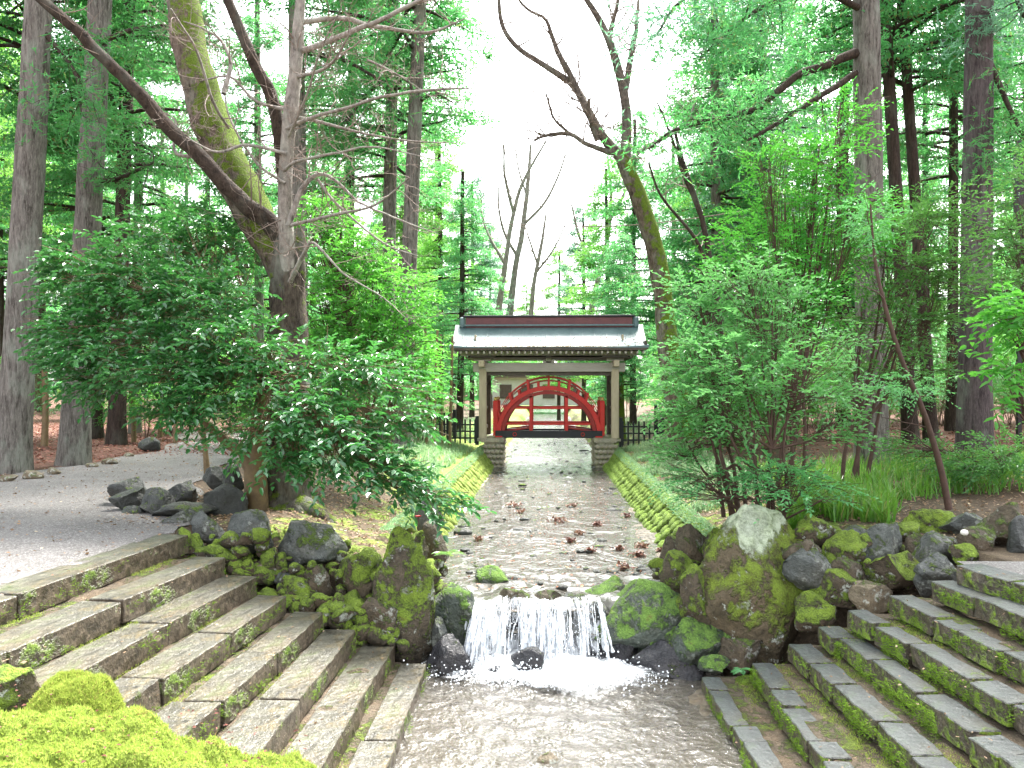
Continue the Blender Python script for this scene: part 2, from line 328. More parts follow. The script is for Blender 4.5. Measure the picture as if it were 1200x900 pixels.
M['wood'] = m_plain('weathered_timber', (.5, .42, .3), (.34, .28, .19), 4, .75, .25, stretch=(1, 1, .2))
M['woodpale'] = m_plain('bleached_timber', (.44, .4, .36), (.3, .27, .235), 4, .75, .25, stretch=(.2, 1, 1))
M['red'] = m_plain('vermilion_paint', (.58, .025, .018), (.42, .018, .014), 3, .45, .06)
M['reddark'] = m_plain('worn_vermilion_paint', (.33, .02, .018), (.22, .014, .012), 3, .5, .06)
M['black'] = m_plain('black_lacquer', (.014, .015, .02), (.009, .01, .013), 5, .4, .05)
M['gold'] = m_plain('brass_cap', (.6, .42, .16), (.45, .3, .1), 8, .35, .05, metal=.7)
M['farwall'] = m_plain('pale_plaster', (.55, .54, .5), (.45, .44, .4), 3, .8)
M['water'] = m_water('stream_water', (.5, .45, .37), .55, rough=.05, sc=2.2, st=1., stretch=(1, .7, 1), foam=.55, bodyc=(.135, .13, .112))
M['pool'] = m_water('pool_water', (.55, .5, .4), .45, sc=4.0, st=1., stretch=(1, .9, 1), foam=.42, bodyc=(.17, .155, .13))  # foam and pale body also put whitish sky reflection into the colour
def m_gravel():
    n = NT('grey_gravel'); v = n.voro(75); b = n.noise(1.3, 4, .6); c = n.noise(240, 2)
    col = n.mix(n.rng(b, .35, .65), (.17, .163, .152), (.115, .11, .1)); col = n.mix(n.math('MULTIPLY', v[0], .9), col, (.09, .08, .08))
    sp = n.n.new('ShaderNodeSeparateColor'); n.put(sp.inputs[0], v[1]); col = n.mix(n.rng(sp.outputs[0], .6, 1, 0, .6), col, (.36, .35, .34))
    return n.done(n.bsdf(col, .85, n.bump(n.math('ADD', v[0], n.math('MULTIPLY', c, .4)), .5, .008), .3))
M['gravel'] = m_gravel()
def m_ground():
    n = NT('forest_soil'); at = n.n.new('ShaderNodeAttribute'); at.attribute_name = 'moss'; a2 = n.n.new('ShaderNodeAttribute'); a2.attribute_name = 'litter'
    a = n.noise(2.2, 6, .7); b = n.noise(26, 5, .75); c = n.noise(9, 4, .7); mn = n.noise(60, 3, .7)
    soil = n.mix(n.rng(a, .35, .65), (.1, .075, .05), (.05, .037, .026)); soil = n.mix(n.rng(b, .5, .7, 0, .7), soil, (.2, .155, .1))
    red = n.mix(n.rng(c, .35, .65), (.13, .06, .04), (.06, .03, .02)); soil = n.mix(a2.outputs['Fac'], soil, red)
    mossc = n.mix(n.rng(c, .3, .7), (.1, .16, .025), (.2, .28, .045)); mossc = n.mix(n.rng(mn, .4, .7, 0, .5), mossc, (.27, .33, .07))
    f = n.rng(n.math('ADD', n.math('MULTIPLY', n.math('SUBTRACT', a, .5), 2.4), n.math('ADD', at.outputs['Fac'], n.math('MULTIPLY', n.math('SUBTRACT', b, .5), 1.))), .4, .6)
    return n.done(n.bsdf(n.mix(f, soil, mossc), .92, n.bump(n.math('ADD', b, n.math('MULTIPLY', mn, .6)), .7, .03), .25))
M['ground'] = m_ground()
def m_bedstone():
    n = NT('stream_bed_gravel'); v = n.voro(15); c = n.noise(2.4, 6, .75); sp = n.n.new('ShaderNodeSeparateColor'); n.put(sp.inputs[0], v[1])
    col = n.mix(sp.outputs[0], (.045, .041, .032), (.14, .125, .095)); col = n.mix(n.rng(c, .4, .6), col, (.13, .1, .065)); 
    return n.done(n.bsdf(col, .7, n.bump(n.math('MULTIPLY', v[0], -1.), .8, .05), .4))
M['streambed'] = m_bedstone()
def m_fall():
    n = NT('falling_water'); t = n.n.new('ShaderNodeBsdfTransparent'); tl = n.n.new('ShaderNodeBsdfTranslucent'); tl.inputs[0].default_value = (.85, .88, .92, 1)
    s = n.mixs(.45, n.bsdf((.82, .85, .88), .25, None, .8), tl.outputs[0]); a = n.noise(30, 4, .7, (1, 1, .15))
    return n.done(n.mixs(n.rng(a, .35, .6, .15, .85), t.outputs[0], s))
M['fall'] = m_fall()
def m_sheet():
    n = NT('water_film'); t = n.n.new('ShaderNodeBsdfTransparent'); a = n.noise(22, 6, .8, (1, .3, .09), dist=.4); k = n.noise(5, 4, .7, (1, 1, .5))
    f = n.rng(n.math('ADD', a, n.math('MULTIPLY', n.math('SUBTRACT', k, .5), .9)), .42, .72, 0, .85)
    return n.done(n.mixs(f, t.outputs[0], n.bsdf((.8, .83, .86), .2, None, .8)))
M['film'] = m_sheet()
def m_foam():
    n = NT('white_foam'); t = n.n.new('ShaderNodeBsdfTransparent'); at = n.n.new('ShaderNodeAttribute'); at.attribute_name = 'cover'
    a = n.noise(9, 7, .8, (1, 1, 1), dist=.8); f = n.rng(n.math('ADD', n.math('MULTIPLY', n.math('SUBTRACT', a, .5), 1.6), at.outputs['Fac']), .3, 1.15)
    return n.done(n.mixs(f, t.outputs[0], n.bsdf((.83, .86, .88), .6, n.bump(a, .6, .04))))
M['foam'] = m_foam()
M['spray'] = m_plain('spray_white', (.85, .87, .9), (.8, .83, .87), 9, .4)
# ------------------------------------------------------------------ terrain
ZU, ZL = .58, 0.0
def lerp(a, b, t): return a+(b-a)*t
def Hgt(x, y):
    x = np.asarray(x, float); y = np.asarray(y, float); ax = np.abs(x)
    up = lerp(.40, 1.02, np.clip((ax-1.52)/.5, 0, 1)) + .33*sm(2.0, 3.6, ax)
    up = up + .05*fbm(np.stack([x, y, x*0], -1), .6, 3)*sm(2.3, 3.5, ax) + .012*np.maximum(ax-9, 0)
    up = up + .25*sm(3.5, 8, x)*sm(9, 12, y)
    lo = np.where(x < 0, lerp(-.35, 1.12, np.clip((-1.2-x)/2.9, 0, 1)), lerp(-.35, 1.12, np.clip((x-1.45)/2.5, 0, 1)))-.22*(ax < 4.2)*sm(1.2, 1.5, ax)
    lo = lo + .2*sm(4.0, 4.5, ax)
    lo = np.where(ax > 4.05, 1.33+.012*np.maximum(ax-9, 0), lo)
    wob = .12*np.sin(x*2.1)
    t = sm(8.35, 9.25, y+wob)
    h = lerp(lo, up, t)
    return h + .012*fbm(np.stack([x*3, y*3, x*0], -1), 1., 2)
def axis(lim, fine0, fine1, st, grow=1.13):
    a = list(np.arange(fine0, fine1, st)); s = st; v = a[-1]
    while v < lim: s *= grow; v += s; a.append(v)
    s = st; v = a[0]
    while v > -lim: s *= grow; v -= s; a.insert(0, v)
    return np.array(a)
gx = axis(170, -9, 9, .09); gy = axis(170, 2.5, 26, .09)
X, Y = np.meshgrid(gx, gy); Z = Hgt(X, Y)
def gridobj(name, X, Y, Z, mat, kind='structure', attrs=None, smooth=True):
    m = MB(); ny, nx = X.shape; i, j = np.meshgrid(np.arange(ny-1), np.arange(nx-1), indexing='ij')
    m.add(np.stack([X, Y, Z], -1).reshape(-1, 3), np.stack([i*nx+j, i*nx+j+1, (i+1)*nx+j+1, (i+1)*nx+j], -1).reshape(-1, 4))
    o = m.obj(name, mat, smooth=smooth)
    if kind: o['kind'] = kind
    for k, v in (attrs or {}).items():
        at = o.data.attributes.new(k, 'FLOAT', 'POINT'); at.data.foreach_set('value', np.asarray(v, float).ravel())
    return o
ax = np.abs(X)
mossa = sm(1.3, 1.7, ax)*(1-sm(2.4, 4.6, ax))*sm(8.5, 9.5, Y)*.55 - .12 + .3*sm(14, 17, Y)*(1-sm(3, 7, ax))*(X < 0) + .25*sm(7.8, 8.2, Y)*(1-sm(9.3, 10.2, Y))*(ax > 1.4)*(ax < 4.5)
lit = sm(5, 8, ax)
ground = gridobj('ground', X, Y, Z, M['ground'], attrs={'moss': mossa, 'litter': lit})
# gravel path, left, curving away behind the trees
pl = np.array([(3.0, -10.8, -4.02), (5, -10.8, -4.0), (7, -10.5, -4.0), (8.6, -9.9, -4.05), (9.6, -9.6, -4.35), (11, -9.4, -4.9), (13, -9.3, -5.7), (15, -9.4, -6.2), (18, -9.3, -6.9), (22, -10.2, -7.6), (28, -13, -10)])
ys = np.arange(3, 28, .12); L_ = np.interp(ys, pl[:, 0], pl[:, 1]); R_ = np.interp(ys, pl[:, 0], pl[:, 2])
L_ = L_+.15*np.sin(ys*1.7); R_ = R_+.12*np.sin(ys*2.3)*(ys > 9)
tt = np.linspace(0, 1, 60); PX = L_[:, None]+(R_-L_)[:, None]*tt; PY = np.repeat(ys[:, None], 60, 1)
gridobj('gravel_path', PX, PY, Hgt(PX, PY)+.018+.004*fbm(np.stack([PX, PY, PX*0], -1), 3, 2), M['gravel'])
# right hand landing at the head of the steps
ys = np.arange(2.6, 7.6, .12); l_ = (3.52+.3*(7.28-np.minimum(ys, 7.28))+.17)[:, None]; PX = l_+(9.5-l_)*np.linspace(0, 1, 50)[None]; PY = np.repeat(ys[:, None], 50, 1)
gridobj('gravel_landing', PX, PY, Hgt(PX, PY)*0+1.335+.004*fbm(np.stack([PX, PY, PX*0], -1), 3, 2), M['gravel'])
# stream bed and water
gx2 = np.linspace(-1.75, 1.75, 60); gy2 = np.arange(8.8, 110, .12); X, Y = np.meshgrid(gx2, gy2)
gridobj('stream_bed', X, Y, .47+.1*fbm(np.stack([X, Y, X*0], -1), 1.1, 4)+.10*sm(1.0, 1.7, np.abs(X)), M['streambed'])
gx2 = np.linspace(-1.6, 1.8, 50); gy2 = np.arange(2, 9.2, .1); X, Y = np.meshgrid(gx2, gy2)
gridobj('pool_bed', X, Y, -.13+.09*fbm(np.stack([X, Y, X*0], -1), 1.2, 4)+.1*sm(.5, 1.5, X), M['streambed'])
gx2 = np.linspace(-1.8, 1.8, 150); gy2 = np.concatenate([np.arange(8.66, 28, .03), np.arange(28, 110, .25)]); X, Y = np.meshgrid(gx2, gy2); P3 = np.stack([X*1.3, Y*.8, X*0], -1)
lip = .3*fbm(np.stack([X, X*0, X*0], -1), 2.6, 3, 5.)
drop = -.3*(1-sm(8.66+lip, 9.12+lip, Y))**2
amp = .018+.05*np.exp(-((Y-9.3)/.7)**2)
gridobj('water', X, Y, ZU+drop+amp*fbm(P3, 3.2, 3), M['water'])
gx2 = np.linspace(-1.5, 1.75, 150); gy2 = np.arange(2.2, 8.9, .028); X, Y = np.meshgrid(gx2, gy2); P3 = np.stack([X, Y, X*0], -1)
r = np.hypot(X-.15, Y-8.25)
gridobj('pool_water', X, Y, ZL+(.010+.05*np.exp(-r*1.3))*fbm(P3, 4.5, 3)+.008*np.sin(r*22+3*fbm(P3, 1.5, 2))*np.exp(-r*.5), M['pool'])
# ------------------------------------------------------------------ water fall
r = np.random.default_rng(3)
wf = thing('waterfall', 'small white waterfall tumbling over a rock ledge into the lower pool', 'waterfall', (0, 8.6, 0))
mb = MB()
def lipy(x): return .3*fbm(np.stack([x, x*0, x*0], -1), 2.6, 3, 5.)
for k in range(420):
    g_ = r.integers(0, 4); cc = (-.72, -.64, -.55, -.47, -.4, -.3, -.18, -.05, .1, .22, .27, .36, .45, .52); x0 = float(r.choice(cc)+r.normal(0, .028) if g_ < 3 else r.uniform(-.8, .6)); x0 = float(np.clip(x0, -.8, .54)); gap = noise(np.array([x0, 0, 0]), 5.5)
    if gap < -.02 and r.random() < .8: continue
    fan = .1*(x0+.1)+r.normal(0, .04); sp = (.5+.3*noise(np.array([x0, 3, 0]), 3.))*r.uniform(.7, 1.15); n = 14; t = np.linspace(0, 1, n); ly = float(lipy(np.array([x0]))[0])
    t0 = r.choice([0, 0, r.uniform(0, .5)]); t1 = r.uniform(.6, 1); t = t0+(t1-t0)*t
    yy = .3+ly-t*sp-.1*sm(.25, .5, t)*(g_ == 2); zz = .57*(1-t**(1.9 if g_ != 2 else 1.3))+.02+r.normal(0, .008); xx = x0+fan*t+r.normal(0, .006, n).cumsum()
    wdt = r.choice([r.uniform(.002, .006), r.uniform(.002, .006), r.uniform(.008, .016)])*(1+.5*r.normal(size=n)*.6)*(.7+1.1*t)
    tube(mb, np.stack([xx, yy, zz], 1), np.clip(np.abs(wdt), .001, .025), 5)
# joined sheets of water behind the strands
mb.obj('water_strand', M['fall'], wf, True, kind='stuff'); mb = MB()
for x0, x1, st in ((-.84, .55, .46), (-.82, -.36, .54), (.16, .5, .58), (-.5, .2, .3)):
    u = np.linspace(x0, x1, 46); t = np.linspace(0, 1, 26); UU, TT = np.meshgrid(u, t); ed = np.minimum(UU-x0, x1-UU)
    YY = .31+lipy(UU)-TT*st*(.8+.6*noise(np.stack([UU, UU*0, UU*0], -1), 6.))+.03*noise(np.stack([UU*9, TT*1.2, TT*0], -1), 2.); ZZ = .58*(1-TT**1.8)+.012
    i, j = np.meshgrid(np.arange(25), np.arange(45), indexing='ij'); mb.add(np.stack([UU+.08*UU*TT, YY, ZZ], -1).reshape(-1, 3), np.stack([i*46+j, i*46+j+1, (i+1)*46+j+1, (i+1)*46+j], -1).reshape(-1, 4))
mb.obj('water_film', M['film'], wf, True, kind='stuff')
mb = MB(); v0, f0 = ICO[1]
for k in range(4200):
    x0 = r.normal(-.05, .46); y0 = -.42+r.normal(0, .16)-abs(r.normal(0, .08)); z0 = abs(r.normal(0, .07)); s = r.uniform(.003, .011)
    mb.add(v0*s*r.uniform(.7, 1.3, 3)+[x0, y0, z0], f0)
for k in range(700):
    x0 = r.uniform(-.8, .6); t = r.random(); s = r.uniform(.002, .006)
    mb.add(v0*s+[x0, .15-t*.6+r.normal(0, .03), .58*(1-t**1.6)+r.normal(0, .02)], f0)
mb.obj('spray', M['spray'], wf, True, kind='stuff')
# foam blanket on the pool
gx2 = np.linspace(-1.3, 1.6, 150); gy2 = np.arange(-1.9, .15, .02); X, Y = np.meshgrid(gx2, gy2)
cov = 1.5-1.15*np.hypot((X-.05)/1.1, (Y+.36)/.62); P3 = np.stack([X, Y, X*0], -1)
cov = cov + .8*fbm(P3, 2.8, 4)
fo = gridobj('foam', X, Y, .03+.09*np.clip(cov, 0, 1)*(.7+fbm(P3, 7, 3)), M['foam'], kind='stuff', attrs={'cover': np.clip(cov, -.6, 1)})
fo.parent = wf
# ------------------------------------------------------------------ stone steps
LEV = [1.35-.176*k for k in range(8)]
XL = [-3.80, -3.29, -2.97, -2.61, -2.27, -1.93, -1.57, -1.23]; SLO = {-1: [-.074, -.08, -.065, -.06, -.03, 0, 0, .02], 1: [.3, .1, .107, .12, .06, .065, .0, .02]}     # left nosing lines, top to bottom
XR = [3.52, 3.40, 3.12, 2.78, 2.58, 2.24, 1.92, 1.48]
YLe = [8.45, 8.15, 8.12, 7.98, 8.08, 8.08, 8.25, 8.16]; YRe = [7.28, 7.38, 7.57, 7.66, 7.82, 7.8, 7.78, 7.89]
def slab(seed, length, depth, th, rough, chip):
    """hewn slab: nosing on +x side, centred on y"""
    r = np.random.default_rng(seed); bm = bmesh.new(); bmesh.ops.create_cube(bm, size=1)
    for v in bm.verts: v.co.x *= depth; v.co.y *= length; v.co.z *= th
    ny = max(2, int(length/.09)); 
    es = [e for e in bm.edges if abs(e.verts[0].co.y-e.verts[1].co.y) > .01]; bmesh.ops.subdivide_edges(bm, edges=es, cuts=ny, use_grid_fill=True)
    es = [e for e in bm.edges if abs(e.verts[0].co.x-e.verts[1].co.x) > .01]; bmesh.ops.subdivide_edges(bm, edges=es, cuts=2, use_grid_fill=True)
    es = [e for e in bm.edges if abs(e.verts[0].co.z-e.verts[1].co.z) > .01]; bmesh.ops.subdivide_edges(bm, edges=es, cuts=1, use_grid_fill=True)
    P = np.array([v.co[:] for v in bm.verts]); o = seed*3.1
    nx = .5*fbm(P*[1, 1, 2.], 4., 2, o)+.9*noise(P, 14., o); ny_ = fbm(P*[1, 0, 2.], 5., 2, o+9); nz = fbm(P*[1, 1, 0], 3.5, 3, o+5)
    edge = (np.abs(P[:, 0]) > depth*.49); P[:, 0] += np.sign(P[:, 0])*edge*nx*rough
    ed = (np.abs(P[:, 1]) > length*.49); P[:, 1] += ed*(np.sign(P[:, 1])*(-.008)+ny_*rough*.8)
    P[:, 2] += nz*rough*.35*(P[:, 2] > 0)
    back = (P[:, 0]*chip < -depth*.4); P[:, 0] += back*nx*rough*2
    for v, p in zip(bm.verts, P): v.co = p
    bmesh.ops.triangulate(bm, faces=[f for f in bm.faces if len(f.verts) > 4])
    be = [e for e in bm.edges if len(e.link_faces) == 2 and e.calc_face_angle(0) > 1.0]
    bmesh.ops.bevel(bm, geom=be, offset=.007, segments=1, affect='EDGES')
    me = bpy.data.meshes.new('slab'); bm.to_mesh(me); bm.free(); return me
def flight(side, Xs, Ye, name, label, mat, lens, depth, rough):
    t = thing(name, label, 'stone steps', (Xs[4], 6.5, 0)); ox, oy = Xs[4], 6.5; s = side; r = np.random.default_rng(11+side)
    for k, (x, ye, z) in enumerate(zip(Xs, Ye, LEV)):
        y = ye; seed = 100*k+(50 if s > 0 else 0); z = z+(.012 if k % 2 else 0)
        while y > 3.0:
            Ln = r.uniform(*lens)*(1.35 if k == 0 else 1); d = depth*r.uniform(.85, 1.12)*(1.15 if k == 0 else 1); th = .165+(.03 if s < 0 else 0)
            if k == 7: d *= r.uniform(.75, 1.0)
            me = slab(seed, Ln, d, th, rough, s); seed += 1
            link('slab', me, mat, t, loc=(x+SLO[s][k]*(ye-y+Ln/2)-ox+s*(d/2)+r.normal(0, .006 if s < 0 else .014), y-Ln/2-oy, z-th/2+r.normal(0, .003 if s < 0 else .007)), rot=(r.normal(0, .006), r.normal(0, .008), r.normal(0, .005 if s < 0 else .03)))
            me.transform(Matrix.Rotation((math.pi if s > 0 else 0)+math.atan(SLO[s][k]), 4, 'Z'))
            y -= Ln+(.006 if s < 0 else r.uniform(.006, .03))
    # treads behind the slabs: packed soil and gravel
    mb = MB(); ys = np.arange(2.8, 8.5, .05)
    for k, (x, ye, z) in enumerate(zip(Xs, Ye, LEV)):
        if k == 0: continue
        yk = ys[ys < ye+.06]; tq = np.linspace(0, 1, 9)[None]; xa_ = (x+SLO[s][k]*(ye-yk))[:, None]+s*.03; xb_ = (Xs[k-1]+SLO[s][k-1]*(Ye[k-1]-yk))[:, None]+s*.12; XX = xa_+(xb_-xa_)*tq; YY = np.repeat(yk[:, None], 9, 1)
        ZZ = z-.018+.035*fbm(np.stack([XX, YY, XX*0+k], -1), 5, 3)-.07*np.clip(1-np.abs(XX-xa_)/.05, 0, 1)
        i, j = np.meshgrid(np.arange(len(yk)-1), np.arange(8), indexing='ij'); q = np.stack([i*9+j, i*9+j+1, (i+1)*9+j+1, (i+1)*9+j], -1).reshape(-1, 4)
        if s < 0: q = q[:, ::-1]
        mb.add(np.stack([XX-ox, YY-oy, ZZ], -1).reshape(-1, 3), q)
    mb.obj('tread_soil', M['bed'], t, True, kind='stuff'); return t
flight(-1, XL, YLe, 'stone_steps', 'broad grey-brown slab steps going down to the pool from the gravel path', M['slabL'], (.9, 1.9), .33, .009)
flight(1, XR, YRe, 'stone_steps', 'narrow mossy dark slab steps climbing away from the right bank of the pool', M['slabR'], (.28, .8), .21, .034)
def tufts(mb, P, n_each, L, spread, wd=.004):
    for p in P:
        q = p+rng.normal(size=(n_each, 3))*[spread, spread, spread*.15]; d = rng.normal(size=(n_each, 3))*[.6, .6, .2]+[0, 0, 1]
        blades(mb, q, d, L*rng.uniform(.5, 1.2, n_each), wd)
mb = MB(); P = []
for s, Xs, Ye in ((-1, XL, YLe), (1, XR, YRe)):
    for k in range(1, 8):
        for q in range(900 if s > 0 else 600):
            y = rng.uniform(4.3, Ye[k]); x = Xs[k-1]+SLO[s][k-1]*(Ye[k-1]-y)-s*rng.uniform(.0, .14 if s > 0 else .09)
            if noise(np.array([x*2, y*1.3, k*5.]), 1.3) > (.0 if s > 0 else .1): P.append([x, y, LEV[k]-.012])
tufts(mb, P, 4, .022, .012); tag(mb.obj('moss_strip', M['mossblade']), 'bright green moss tufts growing along the backs of the step treads', 'moss', kind='stuff')
mb = MB(); P = []; D = []
for s, Xs, Ye in ((-1, XL, YLe), (1, XR, YRe)):
    for k in range(8):
        for q in range(1100 if s > 0 else 260):
            y = rng.uniform(4.3, Ye[k]); x = Xs[k]+SLO[s][k]*(Ye[k]-y)-s*rng.uniform(.0, .02); z = LEV[k]-rng.uniform(.02, .17)
            if noise(np.array([x*2, y*2, z*5.]), 1.6) > (-.02 if s > 0 else .12): P.append([x, y, z]); D.append([-s, 0, .5])
P = np.repeat(np.array(P), 5, 0); D = np.repeat(np.array(D), 5, 0)
blades(mb, P+rng.normal(size=P.shape)*[.006, .02, .012], D+rng.normal(size=P.shape)*.5, rng.uniform(.012, .028, len(P)), .006)
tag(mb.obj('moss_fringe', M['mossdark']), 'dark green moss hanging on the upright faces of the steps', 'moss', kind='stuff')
# ------------------------------------------------------------------ mossy mounds, front left
def mound(name, label, c0, rx, ry, top, base, px_, lump, n, ntuft, slope=0.):
    X, Y = np.meshgrid(np.linspace(c0[0]-rx*1.1, c0[0]+rx*1.1, n), np.linspace(c0[1]-ry*1.1, c0[1]+ry*1.1, int(n*.8))); P3 = np.stack([X, Y, X*0], -1)
    dd = np.hypot((X-c0[0])/rx, (Y-c0[1])/ry)+.3*fbm(P3, 2.6, 3, 4.); q = np.clip(1-np.abs(dd)**px_, 0, 1)**.5
    lum = lump*(1.6*np.abs(noise(P3, 3.1))+1.1*np.abs(noise(P3, 7.))+.4*np.abs(noise(P3, 15.)))+.024*noise(P3, 17)+.016*noise(P3, 40)
    Zm = base+(top-base)*q+(q > .02)*(lum*q-slope*(X-c0[0]))
    o = gridobj(name, X, Y, Zm, M['moss'], kind=None); idx = np.argwhere(q > .3); pk = idx[rng.integers(0, len(idx), ntuft)]
    P = np.stack([X[pk[:, 0], pk[:, 1]], Y[pk[:, 0], pk[:, 1]], Zm[pk[:, 0], pk[:, 1]]], -1)+rng.normal(size=(ntuft, 3))*.003
    mb = MB(); blades(mb, P-[0, 0, .003], rng.normal(size=P.shape)*.6+[0, 0, 1], rng.uniform(.01, .026, ntuft), .0055)
    tag(o, label, 'moss mound'); mb.obj('moss_tuft', M['mossblade'], o, kind='stuff'); return o
c1 = W(86, 800, 4.12); c2 = W(120, 880, 3.2); c3 = W(5, 790, 4.25); c4 = W(250, 890, 3.45)
mound('moss_mound', 'round cushion of bright yellow-green moss behind the larger mound, low left corner', c1, .3, .25, 1.38, .95, 2.6, .09, 260, 30000)
mound('moss_mound', 'largest bright yellow-green moss mound filling the bottom left corner', (c2[0]-.2, c2[1]+.02, 0), 1.22, .76, 1.33, .3, 6, .17, 440, 90000, .13)
mound('moss_mound', 'low trailing moss lump at the right end of the bottom left mound', (c4[0], c4[1]-.1, 0), .3, .3, 1.18, .3, 3, .09, 240, 26000)
me = rock((.3, .3, .5), 77, 4, 8, .08).mesh('rock', True); o = link('rock', me, M['rockmoss'], loc=tuple(W(6, 790, 4.3)-[0, 0, .12])); tag(o, 'mossy brown stone cut by the left edge beside the round moss cushion', 'rock')
P = []
for q in range(160): P.append([rng.uniform(c2[0]-.9, c2[0]+.75), rng.uniform(c2[1]-.2, c2[1]+.55), 1.36])
mb = MB(); P = np.array(P); P[:, 2] = 1.44-.13*(P[:, 0]-c2[0]+.35)+.05; leaves(mb, P, rng.normal(size=P.shape)*[1, 1, .2], rng.normal(size=P.shape)*.3+[0, 0, 1], rng.uniform(.012, .03, 160), .012, False); tag(mb.obj('moss_debris', M['litterred']), 'small brown leaves and twigs caught on the front moss mound', 'leaves', kind='stuff')
